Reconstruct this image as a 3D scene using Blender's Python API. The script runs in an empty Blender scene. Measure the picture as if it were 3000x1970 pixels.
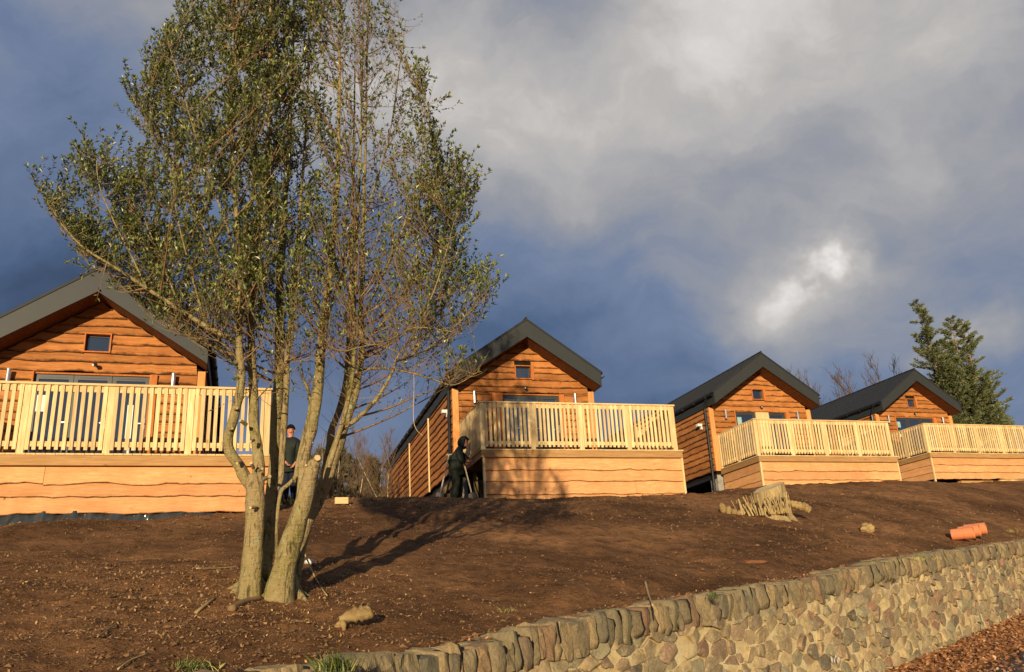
import bpy, bmesh, math, random
import numpy as np
from mathutils import Vector, Matrix, noise as mnoise

scene = bpy.context.scene
C = scene.collection
R = math.radians

# ------------------------------------------------------------------ camera, sky, sun, exposure
F_PX, PITCH, ROLL = 2529.6, R(18.794), R(3.029)
Fv = Vector((0, math.cos(PITCH), math.sin(PITCH)))
_U = Vector((1, 0, 0)).cross(Fv)
Rv = Vector((1, 0, 0)) * math.cos(ROLL) - _U * math.sin(ROLL)
Uv = Vector((1, 0, 0)) * math.sin(ROLL) + _U * math.cos(ROLL)
cam = bpy.data.cameras.new('camera')
cam.sensor_width = 36; cam.lens = F_PX / 3000 * 36; cam.clip_end = 2000; cam.clip_start = .05
cob = bpy.data.objects.new('camera', cam); C.objects.link(cob)
cob.matrix_world = Matrix(((Rv.x, Uv.x, -Fv.x, 0), (Rv.y, Uv.y, -Fv.y, 0), (Rv.z, Uv.z, -Fv.z, 0), (0, 0, 0, 1)))
scene.camera = cob
scene.view_settings.view_transform = 'Standard'
scene.view_settings.look = 'None'
scene.view_settings.exposure = 0.22
scene.view_settings.gamma = 1.0
scene.view_settings.use_curve_mapping = False

SUN_AZ, SUN_EL = R(7.5), R(8.6)       # light travels this far right of the view direction, this far down
ld = Vector((math.sin(SUN_AZ) * math.cos(SUN_EL), math.cos(SUN_AZ) * math.cos(SUN_EL), -math.sin(SUN_EL)))
sl = bpy.data.lights.new('sun', 'SUN'); sl.energy = 5.0; sl.angle = R(.5); sl.color = (1.0, .81, .55)
so = bpy.data.objects.new('sun', sl); C.objects.link(so)
so.rotation_euler = (-ld).to_track_quat('Z', 'Y').to_euler()


def ray(u, v):
    return (Fv + Rv * ((u - 1500) / F_PX) - Uv * ((v - 985) / F_PX))


def at(u, v, d):
    r = ray(u, v)
    return r * (d / r.y)


def px(p):                                   # metres per photograph pixel at p
    return Vector(p).dot(Fv) / F_PX


def build_world():
    w = bpy.data.worlds.new('World'); scene.world = w; w.use_nodes = True
    nt = w.node_tree; N = nt.nodes; L = nt.links; N.clear()
    out = N.new('ShaderNodeOutputWorld'); bg = N.new('ShaderNodeBackground'); bg.inputs[1].default_value = .088
    L.new(bg.outputs[0], out.inputs[0])
    sky = N.new('ShaderNodeTexSky'); sky.sky_type = 'NISHITA'; sky.sun_disc = False
    sky.sun_elevation = SUN_EL; sky.sun_rotation = R(180) + SUN_AZ
    tc = N.new('ShaderNodeTexCoord')
    def math_(op, a, b=None, c=None):
        n = N.new('ShaderNodeMath'); n.operation = op
        for i, x in enumerate((a, b, c)):
            if x is None: continue
            if isinstance(x, (int, float)): n.inputs[i].default_value = x
            else: L.new(x, n.inputs[i])
        return n.outputs[0]
    # soft warp of the direction so cloud edges are ragged
    n0 = N.new('ShaderNodeTexNoise'); n0.inputs['Scale'].default_value = 3.2; n0.inputs['Detail'].default_value = 6
    n0.inputs['Roughness'].default_value = .55
    L.new(tc.outputs['Generated'], n0.inputs['Vector'])
    sub = N.new('ShaderNodeVectorMath'); sub.operation = 'SUBTRACT'; sub.inputs[1].default_value = (.5, .5, .5)
    L.new(n0.outputs['Color'], sub.inputs[0])
    sc = N.new('ShaderNodeVectorMath'); sc.operation = 'SCALE'; sc.inputs['Scale'].default_value = .26
    L.new(sub.outputs[0], sc.inputs[0])
    wd = N.new('ShaderNodeVectorMath'); wd.operation = 'ADD'
    L.new(tc.outputs['Generated'], wd.inputs[0]); L.new(sc.outputs[0], wd.inputs[1])
    n1 = N.new('ShaderNodeTexNoise'); n1.inputs['Scale'].default_value = 2.6; n1.inputs['Detail'].default_value = 7
    n1.inputs['Roughness'].default_value = .56
    st = N.new('ShaderNodeMapping'); st.inputs['Rotation'].default_value = (0, R(-28), 0); st.inputs['Scale'].default_value = (.75, 1, 1.7)
    L.new(wd.outputs[0], st.inputs['Vector']); L.new(st.outputs[0], n1.inputs['Vector'])
    val = math_('MULTIPLY_ADD', n1.outputs['Fac'], SKY_NOISE, SKY_BASE)
    for (u, v, rad, wgt) in SKY_BLOBS:
        d = ray(u, v).normalized()
        dist = N.new('ShaderNodeVectorMath'); dist.operation = 'DISTANCE'; dist.inputs[1].default_value = d
        L.new(wd.outputs[0], dist.inputs[0])
        q = math_('DIVIDE', dist.outputs['Value'], rad)
        q = math_('MULTIPLY', q, q)
        q = math_('MULTIPLY', q, -1.0)
        e = math_('EXPONENT', q)
        val = math_('MULTIPLY_ADD', e, wgt, val)
    ramp = N.new('ShaderNodeValToRGB'); cr = ramp.color_ramp
    cols = SKY_COLS
    while len(cr.elements) < len(cols): cr.elements.new(.5)
    for e, (p, c) in zip(cr.elements, cols):
        e.position = p; e.color = (*[(x / 255) ** 2.2 for x in c], 1)
    L.new(val, ramp.inputs[0])
    # clouds are ten times the background strength, the clear sky shows through thin parts
    mul = N.new('ShaderNodeVectorMath'); mul.operation = 'SCALE'; mul.inputs['Scale'].default_value = 10.0
    L.new(ramp.outputs[0], mul.inputs[0])
    mix = N.new('ShaderNodeMix'); mix.data_type = 'RGBA'
    mix.inputs['Factor'].default_value = .95
    L.new(sky.outputs[0], mix.inputs['A']); L.new(mul.outputs[0], mix.inputs['B'])
    L.new(mix.outputs['Result'], bg.inputs[0])


SKY_NOISE, SKY_BASE = 1.15, -.18
SKY_COLS = [(0.0, (54, 68, 92)), (.2, (78, 97, 130)), (.42, (112, 127, 156)), (.6, (150, 152, 160)),
            (.8, (188, 184, 181)), (1.0, (236, 232, 228))]
SKY_BLOBS = [
    (2400, 735, .030, .90), (2300, 810, .05, .26), (2220, 880, .08, .18), (2050, 900, .12, .12),
    (1780, 330, .22, .32), (2050, 250, .20, .12), (2350, 120, .18, .12), (1500, 480, .16, .16),
    (2900, 350, .20, .20), (2700, 200, .16, .10),
    (60, 640, .18, -.16), (150, 830, .16, -.20), (200, 150, .22, .12), (500, 450, .2, .08), (1250, 700, .2, .06), (1250, 1100, .22, -.24), (1750, 950, .20, -.16), (1900, 620, .13, -.16),
    (2550, 620, .16, -.12), (2850, 1050, .16, -.10), (1660, -10, .11, -.32), (2350, 560, .12, -.10), (2560, 930, .09, .10), (2870, 990, .04, .40),
    (1180, 120, .15, .04),
]
build_world()

# ------------------------------------------------------------------ mesh helpers


def tag(o, label=None, cat=None, group=None, kind=None):
    if label: o['label'] = label
    if cat: o['category'] = cat
    if group: o['group'] = group
    if kind: o['kind'] = kind
    return o


def empty(name, loc, rz=0, parent=None):
    o = bpy.data.objects.new(name, None); C.objects.link(o); o.location = loc; o.rotation_euler = (0, 0, rz)
    o.empty_display_size = .2
    if parent: o.parent = parent
    return o


class MB:
    def __init__(s): s.v = []; s.f = []; s.uv = []; s.mi = []

    def add(s, vs, fs, uvs=None, mi=0):
        b = len(s.v); s.v += [tuple(p) for p in vs]
        for k, f in enumerate(fs):
            s.f.append(tuple(b + i for i in f)); s.mi.append(mi)
            if uvs is not None: s.uv += [uvs[i] for i in f]

    def box(s, x0, x1, y0, y1, z0, z1, mi=0):
        vs = [(x, y, z) for x in (x0, x1) for y in (y0, y1) for z in (z0, z1)]
        s.add(vs, [(0, 1, 3, 2), (4, 6, 7, 5), (0, 4, 5, 1), (2, 3, 7, 6), (0, 2, 6, 4), (1, 5, 7, 3)], mi=mi)

    def prism(s, poly, y0, y1, mi=0):         # polygon in xz extruded along y
        n = len(poly)
        vs = [(x, y0, z) for x, z in poly] + [(x, y1, z) for x, z in poly]
        fs = [tuple(range(n)), tuple(range(2 * n - 1, n - 1, -1))]
        fs += [(i, n + i, n + (i + 1) % n, (i + 1) % n) for i in range(n)]
        s.add(vs, fs, mi=mi)

    def tube(s, pts, rad, n=6, cap=True, mi=0):
        P = [Vector(p) for p in pts]; m = len(P)
        rad = rad if hasattr(rad, '__len__') else [rad] * m
        vs = []; up = None
        for i in range(m):
            t = (P[min(i + 1, m - 1)] - P[max(i - 1, 0)])
            t = t.normalized() if t.length > 1e-9 else Vector((0, 0, 1))
            if up is None:
                a = Vector((1, 0, 0)) if abs(t.x) < .8 else Vector((0, 1, 0))
                up = (a - t * a.dot(t)).normalized()
            else:
                up = (up - t * up.dot(t))
                up = up.normalized() if up.length > 1e-6 else t.orthogonal().normalized()
            b = t.cross(up)
            for k in range(n):
                an = 2 * math.pi * k / n
                vs.append(P[i] + (up * math.cos(an) + b * math.sin(an)) * rad[i])
        fs = [(i * n + k, i * n + (k + 1) % n, (i + 1) * n + (k + 1) % n, (i + 1) * n + k) for i in range(m - 1) for k in range(n)]
        if cap: fs += [tuple(range(n - 1, -1, -1)), tuple((m - 1) * n + k for k in range(n))]
        s.add(vs, fs, mi=mi)

    def build(s, name, mat, parent=None, loc=None, smooth=False, uv=False):
        me = bpy.data.meshes.new(name); me.from_pydata(s.v, [], s.f)
        if uv and len(s.uv):
            l = me.uv_layers.new(name='UVMap')
            l.data.foreach_set('uv', np.array(s.uv, dtype=np.float32).ravel())
        mats = mat if isinstance(mat, (list, tuple)) else [mat]
        for m in mats: me.materials.append(m)
        if len(mats) > 1: me.polygons.foreach_set('material_index', s.mi)
        if smooth: me.shade_smooth()
        me.update()
        return link(name, me, parent, loc)


def link(name, me, parent=None, loc=None, rot=None, scale=None):
    o = bpy.data.objects.new(name, me); C.objects.link(o)
    if parent: o.parent = parent
    if loc is not None: o.location = loc
    if rot is not None: o.rotation_euler = rot
    if scale is not None: o.scale = scale
    return o


def boxmesh(name, sx, sy, sz, mat, ch=0.0):   # box standing on z=0, centred in x and y; ch = chamfer
    if ch <= 0:
        m = MB(); m.box(-sx / 2, sx / 2, -sy / 2, sy / 2, 0, sz)
    else:
        m = MB(); a, b = sx / 2, sy / 2
        ring = [(-a + ch, -b), (a - ch, -b), (a, -b + ch), (a, b - ch), (a - ch, b), (-a + ch, b), (-a, b - ch), (-a, -b + ch)]
        vs = [(x, y, 0) for x, y in ring] + [(x, y, sz) for x, y in ring]
        m.add(vs, [tuple(range(7, -1, -1)), tuple(range(8, 16))] + [(i, (i + 1) % 8, 8 + (i + 1) % 8, 8 + i) for i in range(8)])
    me = bpy.data.meshes.new(name); me.from_pydata(m.v, [], m.f); me.materials.append(mat); me.update()
    return me


# ------------------------------------------------------------------ materials
def srgb(r, g, b): return tuple((x / 255) ** 2.2 for x in (r, g, b)) + (1,)


class MT:
    def __init__(s, name, rough=.7, spec=.3):
        s.m = bpy.data.materials.new(name); s.m.use_nodes = True
        s.nt = s.m.node_tree; s.N = s.nt.nodes; s.L = s.nt.links
        s.b = s.N['Principled BSDF']; s.b.inputs['Roughness'].default_value = rough
        s.b.inputs['Specular IOR Level'].default_value = spec
        s.tc = s.N.new('ShaderNodeTexCoord')
        s._rnd = None

    def rnd(s):
        if s._rnd is None: s._rnd = s.N.new('ShaderNodeObjectInfo').outputs['Random']
        return s._rnd

    def vec(s, src='Object', scale=(1, 1, 1), rnd=True):
        mp = s.N.new('ShaderNodeMapping'); mp.inputs['Scale'].default_value = scale
        s.L.new(s.tc.outputs[src], mp.inputs['Vector'])
        if rnd:
            cx = s.N.new('ShaderNodeCombineXYZ')
            for i, k in enumerate((37., 61., 23.)):
                s.L.new(s.math('MULTIPLY', s.rnd(), k), cx.inputs[i])
            s.L.new(cx.outputs[0], mp.inputs['Location'])
        return mp.outputs[0]

    def math(s, op, a, b=None, c=None, clamp=False):
        n = s.N.new('ShaderNodeMath'); n.operation = op; n.use_clamp = clamp
        for i, x in enumerate((a, b, c)):
            if x is None: continue
            if isinstance(x, (int, float)): n.inputs[i].default_value = x
            else: s.L.new(x, n.inputs[i])
        return n.outputs[0]

    def noise(s, vec, scale, detail=4, rough=.55, dist=0.0, out='Fac'):
        n = s.N.new('ShaderNodeTexNoise'); n.inputs['Scale'].default_value = scale
        n.inputs['Detail'].default_value = detail; n.inputs['Roughness'].default_value = rough
        n.inputs['Distortion'].default_value = dist
        s.L.new(vec, n.inputs['Vector']); return n.outputs[out]

    def voro(s, vec, scale, feature='F1', out='Distance', rand=1.0):
        n = s.N.new('ShaderNodeTexVoronoi'); n.feature = feature; n.inputs['Scale'].default_value = scale
        n.inputs['Randomness'].default_value = rand
        s.L.new(vec, n.inputs['Vector']); return n.outputs[out]

    def ramp(s, fac, stops):
        n = s.N.new('ShaderNodeValToRGB'); cr = n.color_ramp
        while len(cr.elements) < len(stops): cr.elements.new(.5)
        for e, (p, c) in zip(cr.elements, stops):
            e.position = p; e.color = c if len(c) == 4 else (*c, 1)
        s.L.new(fac, n.inputs[0]); return n.outputs[0]

    def mix(s, fac, a, b, mode='MIX'):
        n = s.N.new('ShaderNodeMix'); n.data_type = 'RGBA'; n.blend_type = mode
        for k, x in (('Factor', fac), ('A', a), ('B', b)):
            if isinstance(x, (int, float)): n.inputs[k].default_value = x
            elif isinstance(x, tuple): n.inputs[k].default_value = x if len(x) == 4 else (*x, 1)
            else: s.L.new(x, n.inputs[k])
        return n.outputs['Result']

    def mapr(s, x, a, b, c=0., d=1.):
        n = s.N.new('ShaderNodeMapRange'); s.L.new(x, n.inputs[0])
        for i, k in enumerate((a, b, c, d)): n.inputs[i + 1].default_value = k
        return n.outputs[0]

    def col(s, c):
        if isinstance(c, tuple): s.b.inputs['Base Color'].default_value = c
        else: s.L.new(c, s.b.inputs['Base Color'])
        return s

    def bump(s, h, strength=.4, dist=.01):
        n = s.N.new('ShaderNodeBump'); n.inputs['Strength'].default_value = strength; n.inputs['Distance'].default_value = dist
        s.L.new(h, n.inputs['Height']); s.L.new(n.outputs[0], s.b.inputs['Normal']); return s


def plain(name, c, rough=.6, spec=.3, metal=0., var=.12):
    m = MT(name, rough, spec); v = m.vec()
    n = m.noise(v, 6, 4)
    f = m.mapr(n, .3, .7, 1 - var, 1 + var)
    cc = m.mix(1.0, c, f, 'MULTIPLY')
    m.col(cc); m.b.inputs['Metallic'].default_value = metal
    return m.m


def timber(name, c, dark, axis='z', var=.25, rough=.75, knots=.5, across=1.0):
    m = MT(name, rough, .2)
    s = {'z': (1, 1, .06), 'x': (.06, 1, 1), 'y': (1, .06, 1)}[axis]
    v = m.vec('Object', s)
    g = m.noise(v, 38 * across, 5, .65, .6)
    g2 = m.noise(m.vec('Object', {'z': (1, 1, .35), 'x': (.35, 1, 1), 'y': (1, .35, 1)}[axis]), 5, 3)
    kv = m.vec('Object', {'z': (1, 1, .55), 'x': (.55, 1, 1), 'y': (1, .55, 1)}[axis])
    k = m.voro(kv, 5.5, 'F1', 'Distance')
    kn = m.mapr(k, .05, .13, 1, 0)
    base = m.mix(m.mapr(g, .38, .68), c, dark)
    base = m.mix(m.mapr(g2, .35, .7, 0, .4), base, dark)
    base = m.mix(m.math('MULTIPLY', kn, knots), base, (dark[0] * .35, dark[1] * .3, dark[2] * .25, 1))
    f = m.mapr(m.rnd(), 0, 1, 1 - var, 1 + var * .6)
    base = m.mix(1.0, base, f, 'MULTIPLY')
    m.col(base); m.bump(g, .35, .004)
    return m.m


def waney(name, c, dark, bark, edge=.16, var=.2):
    # UV.x metres along the board, UV.y 0 at the live edge to 1 at the top
    m = MT(name, .75, .2)
    v = m.vec('UV', (1, .22, 1))
    vg = m.vec('UV', (.9, 5, 1))
    g = m.noise(vg, 4.5, 6, .6, .9)
    blotch = m.noise(v, 2.6, 4, .6)
    sep = m.N.new('ShaderNodeSeparateXYZ'); m.L.new(m.tc.outputs['UV'], sep.inputs[0])
    kn = m.mapr(m.voro(m.vec('UV', (1, .2, 1)), 3.6), .03, .075, 1, 0)
    base = m.mix(m.mapr(g, .36, .66), c, dark)
    base = m.mix(m.mapr(blotch, .4, .72, 0, .75), base, dark)
    streak = m.noise(m.vec('UV', (.6, 2.2, 1)), 1.7, 5, .65)
    base = m.mix(m.mapr(streak, .52, .72, 0, .5 if edge > .1 else .25), base, (bark[0] * 2.2, bark[1] * 1.9, bark[2] * 1.6, 1))
    base = m.mix(m.math('MULTIPLY', kn, .75), base, (bark[0] * 1.4, bark[1] * 1.2, bark[2], 1))
    en = m.noise(m.vec('UV', (1, .3, 1)), 5, 5, .7)
    e = m.math('ADD', sep.outputs[1], m.mapr(en, .2, .8, -edge * 1.0, edge * 1.2))
    em = m.mapr(e, edge * .15, edge * 1.1, 1, 0)
    base = m.mix(m.math('MULTIPLY', em, .85), base, bark)
    f = m.mapr(m.rnd(), 0, 1, 1 - var, 1 + var * .6)
    base = m.mix(1.0, base, f, 'MULTIPLY')
    m.col(base); m.bump(m.math('ADD', g, m.math('MULTIPLY', en, .8)), .5, .006)
    return m.m


M = {}
M['clad'] = waney('stained_cladding', srgb(200, 136, 76), srgb(152, 92, 48), srgb(52, 32, 20), .27, .24)
M['skirt'] = waney('fresh_larch_skirting', srgb(226, 178, 120), srgb(208, 142, 90), srgb(96, 50, 28), .095, .20)
M['pine_z'] = timber('pine_upright', srgb(234, 212, 158), srgb(206, 166, 108), 'z', .26)
M['pine_x'] = timber('pine_rail', srgb(230, 204, 148), srgb(202, 162, 108), 'x', .12)
M['pine_y'] = timber('pine_side_rail', srgb(230, 204, 148), srgb(202, 162, 108), 'y', .12)
M['fascia'] = timber('deck_fascia_timber', srgb(190, 148, 96), srgb(158, 118, 72), 'x', .1)
M['fascia_y'] = timber('deck_fascia_timber_side', srgb(180, 140, 92), srgb(148, 110, 70), 'y', .1)
M['post'] = timber('corner_post_timber', srgb(222, 160, 98), srgb(198, 130, 72), 'z', .1)
M['trim'] = timber('opening_trim_timber', srgb(200, 124, 66), srgb(170, 98, 50), 'z', .1)
M['barge'] = plain('anthracite_trim', srgb(52, 54, 52), .55, .35, 0, .06)
M['roof'] = plain('anthracite_roof_sheet', srgb(42, 43, 43), .65, .35, 0, .12)
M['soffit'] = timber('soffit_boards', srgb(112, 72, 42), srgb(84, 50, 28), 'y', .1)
M['gutter'] = plain('black_gutter', srgb(38, 39, 40), .35, .5)
M['frame'] = plain('grey_window_frame', srgb(60, 62, 61), .45, .4)
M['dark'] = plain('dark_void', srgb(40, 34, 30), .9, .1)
M['steel'] = plain('brushed_steel', srgb(200, 200, 196), .3, .5, .8)
M['white'] = plain('white_plastic', srgb(222, 220, 212), .5, .4)
M['paper'] = plain('white_paper', srgb(226, 226, 214), .8, .2)
M['poster'] = plain('pale_blue_green_notice', srgb(140, 176, 170), .8, .2)
M['block'] = plain('concrete_block', srgb(150, 144, 132), .9, .1, 0, .25)
M['stovewood'] = timber('rough_prop_timber', srgb(170, 146, 104), srgb(130, 106, 70), 'z', .3)

mg = MT('window_glass', .04, .8); mg.col(srgb(38, 46, 56)); mg.b.inputs['IOR'].default_value = 2.0; M['glass'] = mg.m


def bark_mat():
    m = MT('smooth_green_grey_bark', .85, .15)
    v = m.vec('Object', (1, 1, .5), False)
    big = m.noise(v, 3.0, 5, .6)
    fine = m.noise(v, 28, 5, .65)
    ring = m.noise(m.vec('Object', (1, 1, 7), False), 6, 4, .6)
    c = m.mix(m.mapr(big, .36, .64), srgb(160, 138, 98), srgb(138, 126, 76))
    c = m.mix(m.mapr(fine, .45, .75, 0, .6), c, srgb(176, 160, 122))
    c = m.mix(m.mapr(ring, .6, .78, 0, .75), c, srgb(74, 64, 44))
    p = m.mapr(m.voro(m.vec('Object', (1, 1, .8), False), 9), .03, .09, .85, 0)
    c = m.mix(p, c, srgb(66, 54, 38))
    crack = m.mapr(m.noise(m.vec('Object', (1, 1, .25), False), 16, 6, .7, 1.0), .56, .70, 0, .7)
    c = m.mix(crack, c, srgb(92, 78, 50))
    sp = m.mapr(m.noise(v, 55, 4, .75), .58, .72, 0, .55)
    c = m.mix(sp, c, srgb(84, 74, 50))
    lic = m.mapr(m.noise(m.vec('Object', (1, 1, .6), False), 8, 5, .7), .58, .66, 0, .6)
    c = m.mix(lic, c, srgb(168, 168, 122))
    m.col(c); m.bump(m.math('ADD', m.math('MULTIPLY', big, 1.6), m.math('SUBTRACT', m.math('ADD', fine, ring), crack)), 1.0, .03)
    return m.m


M['bark'] = bark_mat()
M['twig'] = plain('twig_bark', srgb(138, 112, 80), .85, .1, 0, .3)
M['cut'] = plain('cut_branch_wood', srgb(196, 172, 126), .8, .1)


def leaf_mat(name, a, b, c3, rough=.38, trans=.0):
    m = MT(name, rough, .5)
    # each leaf has its own tint, from a per-face attribute
    at_ = m.N.new('ShaderNodeAttribute'); at_.attribute_name = 'tint'
    col = m.ramp(at_.outputs['Fac'], [(0, a), (.55, b), (1, c3)])
    m.col(col)
    return m.m


M['leaf'] = leaf_mat('glossy_evergreen_leaf', srgb(42, 54, 29), srgb(78, 90, 46), srgb(154, 156, 84))
M['needle'] = leaf_mat('spruce_needle', srgb(62, 72, 46), srgb(98, 104, 66), srgb(140, 138, 90), .6)
M['needle_dark'] = leaf_mat('dark_conifer_needle', srgb(44, 50, 30), srgb(66, 70, 42), srgb(96, 94, 58), .7)
M['litter'] = leaf_mat('litter_chip', srgb(112, 80, 50), srgb(160, 122, 78), srgb(214, 180, 128), .8)
M['fallen'] = leaf_mat('fallen_beech_leaf', srgb(112, 74, 46), srgb(164, 112, 70), srgb(214, 166, 118), .7)
M['grass'] = leaf_mat('grass_blade', srgb(52, 66, 26), srgb(88, 100, 40), srgb(176, 166, 92), .6)
M['clod'] = leaf_mat('soil_clod', srgb(88, 62, 40), srgb(110, 80, 50), srgb(138, 104, 68), .95)
M['bare'] = plain('bare_birch_bark', srgb(186, 168, 132), .85, .1, 0, .3)
M['bare_dark'] = plain('bare_winter_twigs', srgb(104, 86, 68), .85, .1, 0, .3)


def soil_mat():
    m = MT('raked_topsoil', .95, .08)
    v = m.vec('Object', (1, 1, 1), False)
    big = m.noise(v, .42, 5, .62); mid = m.noise(v, 5, 6, .68); fine = m.noise(v, 42, 5, .7)
    c = m.mix(m.mapr(big, .38, .62), srgb(98, 69, 47), srgb(164, 119, 80))
    c = m.mix(m.mapr(mid, .42, .68, 0, .8), c, srgb(72, 52, 35))
    c = m.mix(m.mapr(fine, .52, .75, 0, .7), c, srgb(164, 126, 82))
    sp = m.mapr(m.voro(v, 34), .10, .16, 1, 0)
    c = m.mix(m.math('MULTIPLY', sp, .35), c, srgb(178, 140, 96))
    m.col(c)
    h = m.math('ADD', m.math('MULTIPLY', mid, 1.0), m.math('MULTIPLY', fine, .5))
    m.bump(h, 1.0, .09)
    return m.m


M['soil'] = soil_mat()


def stone_mat(name, cope=False):
    m = MT(name, .88, .2)
    v = m.vec('Object', (1, 1, 1), True)
    if cope:
        stops = [(0, srgb(158, 134, 98)), (.2, srgb(116, 106, 84)), (.4, srgb(174, 146, 104)), (.6, srgb(108, 102, 86)), (.75, srgb(128, 94, 76)), (.87, srgb(158, 128, 92)), (1, srgb(136, 126, 96))]
    else:
        stops = [(0, srgb(138, 110, 86)), (.15, srgb(188, 164, 120)), (.3, srgb(100, 92, 80)), (.45, srgb(174, 148, 108)), (.6, srgb(144, 136, 106)),
                 (.75, srgb(144, 106, 84)), (.88, srgb(200, 174, 124)), (1, srgb(134, 124, 98))]
    if name.endswith('_joined'):
        at_ = m.N.new('ShaderNodeAttribute'); at_.attribute_name = 'tint'; r = at_.outputs['Fac']
    else:
        r = m.rnd()
    c = m.ramp(r, stops)
    n1 = m.noise(v, 9, 6, .65); n2 = m.noise(v, 60, 4, .6)
    c = m.mix(m.mapr(n1, .38, .62, 0, .6), c, srgb(100, 90, 68))
    c = m.mix(m.mapr(n2, .5, .75, 0, .5), c, srgb(200, 184, 142))
    vw = m.vec('Object', (1, 1, 1), False)
    lich = m.mapr(m.noise(vw, 5, 5, .7), .56, .68, 0, .6 if cope else .6)
    c = m.mix(lich, c, srgb(208, 190, 142) if not cope else srgb(126, 128, 76))
    m.col(c); m.bump(m.math('ADD', n1, m.math('MULTIPLY', n2, .35)), .8, .02)
    return m.m


M['stone'] = stone_mat('rubble_stone'); M['stone_j'] = stone_mat('rubble_stone_joined'); M['cope'] = stone_mat('coping_stone', True)


def mortar_mat():
    m = MT('lime_mortar', .95, .1); v = m.vec('Object', (1, 1, 1), False)
    n = m.noise(v, 4, 6, .65); f = m.noise(v, 70, 4, .7)
    c = m.mix(m.mapr(n, .35, .65), srgb(194, 170, 120), srgb(222, 204, 158))
    c = m.mix(m.mapr(f, .45, .75, 0, .5), c, srgb(126, 106, 72))
    m.col(c); m.bump(m.math('ADD', n, f), .8, .015); return m.m


M['mortar'] = mortar_mat()


def road_mat():
    m = MT('damp_asphalt', .7, .4); v = m.vec('Object', (1, 1, 1), False)
    n = m.noise(v, 1.5, 5); f = m.noise(v, 120, 3, .7)
    c = m.mix(m.mapr(f, .35, .7), srgb(62, 60, 58), srgb(98, 94, 86))
    c = m.mix(m.mapr(n, .45, .6, 0, .7), c, srgb(104, 82, 62))
    m.col(c); m.bump(f, .6, .006); return m.m


M['road'] = road_mat()

# ------------------------------------------------------------------ the lie of the land
W0 = Vector((0, 6.1)); We = Vector((.676, .737)); Wn = Vector((-.737, .676))


def wall_top(s):
    return float(np.interp(s, [-14, -5, -2.2, -.78, .74, 4.0, 6.8, 13.6, 22, 40], [-1.1, -.40, -.13, -.10, .08, .34, .60, 1.09, 1.75, 3.1]))


def road_z(x, y):
    return -1.6 + .084 * (.77 * x + .63 * y)


LOD = [dict(X=-7.578, Y=14.865, Z=2.86, A=17.441), dict(X=.241, Y=21.595, Z=3.848, A=16.4),
       dict(X=8.037, Y=27.865, Z=4.496, A=17.41), dict(X=16.092, Y=34.432, Z=5.434, A=18.5)]
W, HA, OH, K = 1.882, 3.281, .514, .673
HT, HB, XE, HET, HEB = 3.784, 3.295, 1.933, 2.433, 2.017
DD, XL, XR, RAIL = 2.245, -1.776, 3.165, 1.10
LEN = 12.0


def lw(i, x, y, z=0):
    a = R(LOD[i]['A']); c, s = math.cos(a), math.sin(a)
    return Vector((LOD[i]['X'] + x * c - y * s, LOD[i]['Y'] + x * s + y * c, LOD[i]['Z'] + z))


ctrl = []
for s in (-14, -9, -5, -2.5, -.8, .8, 2.5, 4, 6.8, 10, 13.6, 18, 24, 32, 42):
    p = W0 + We * s + Wn * .3
    ctrl.append((p.x, p.y, wall_top(s) - .06))
    if s < 30:
        pass
for (u, v, d) in [(735, 1738, 7.0), (850, 1770, 6.85), (600, 1660, 8.2), (980, 1640, 9.0)]:
    q = at(u, v, d); ctrl.append(tuple(q))
for i, (bl, br) in enumerate([(-1.18, -.94), (-1.22, -1.08), (-.99, -.80), (-1.18, -1.10)]):
    for x, b in ((XL - .3, bl), ((XL + XR) / 2, (bl + br) / 2), (XR + .3, br)):
        q = lw(i, x, -DD - .25, b); ctrl.append(tuple(q))
    for x in (-2.2, 2.2):
        for y in (3, 12.5):
            q = lw(i, x, y, -1.05 - (.3 if y > 5 else 0)); ctrl.append(tuple(q))
q = at(1050, 1478, 18.5); ctrl.append(tuple(q))
q = at(900, 1482, 17.0); ctrl.append(tuple(q))
for (x, y, z) in [(-12, 12, 1.1), (-18, 16, .8), (-30, 20, -.5), (-40, 50, 0), (-14, 40, 1.5), (5, 60, 2.5), (40, 60, 5.2), (60, 60, 5.6), (30, 38, 5.0), (60, 90, 5), (0, 90, 2.2), (-60, 90, -1)]:
    ctrl.append((x, y, z))
ctrl = np.array(ctrl)


def tps_fit(P):
    n = len(P); d = np.linalg.norm(P[:, None, :2] - P[None, :, :2], axis=2)
    Kk = np.where(d > 0, d * d * np.log(d + 1e-12), 0) + np.eye(n) * .35
    A = np.zeros((n + 3, n + 3)); A[:n, :n] = Kk; A[:n, n] = 1; A[:n, n + 1:] = P[:, :2]; A[n, :n] = 1; A[n + 1:, :n] = P[:, :2].T
    b = np.zeros(n + 3); b[:n] = P[:, 2]
    return np.linalg.solve(A, b)


TW = tps_fit(ctrl)


def ground_raw(xy):
    xy = np.atleast_2d(xy); d = np.linalg.norm(xy[:, None, :] - ctrl[None, :, :2], axis=2)
    k = np.where(d > 0, d * d * np.log(d + 1e-12), 0)
    n = len(ctrl)
    return k @ TW[:n] + TW[n] + xy @ TW[n + 1:]


def lump(x, y):
    p = Vector((x, y, 0))
    r = 1 - abs(mnoise.noise(p * 1.3 + Vector((3, 8, 0)))) * 2
    return .07 * mnoise.noise(p * .6) + .045 * mnoise.noise(p * 1.9 + Vector((9, 2, 0))) + .030 * mnoise.noise(p * 5.0) + .016 * mnoise.noise(p * 12.0) - .03 * max(0, r - .55)


def ground(x, y):
    s = (Vector((x, y)) - W0).dot(We); t = (Vector((x, y)) - W0).dot(Wn)
    z = float(ground_raw([[x, y]])[0])
    w = min(1, max(0, (t - .3) / .8))
    z = z * w + (wall_top(s) - .02) * (1 - w)
    return z + lump(x, y)


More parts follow.
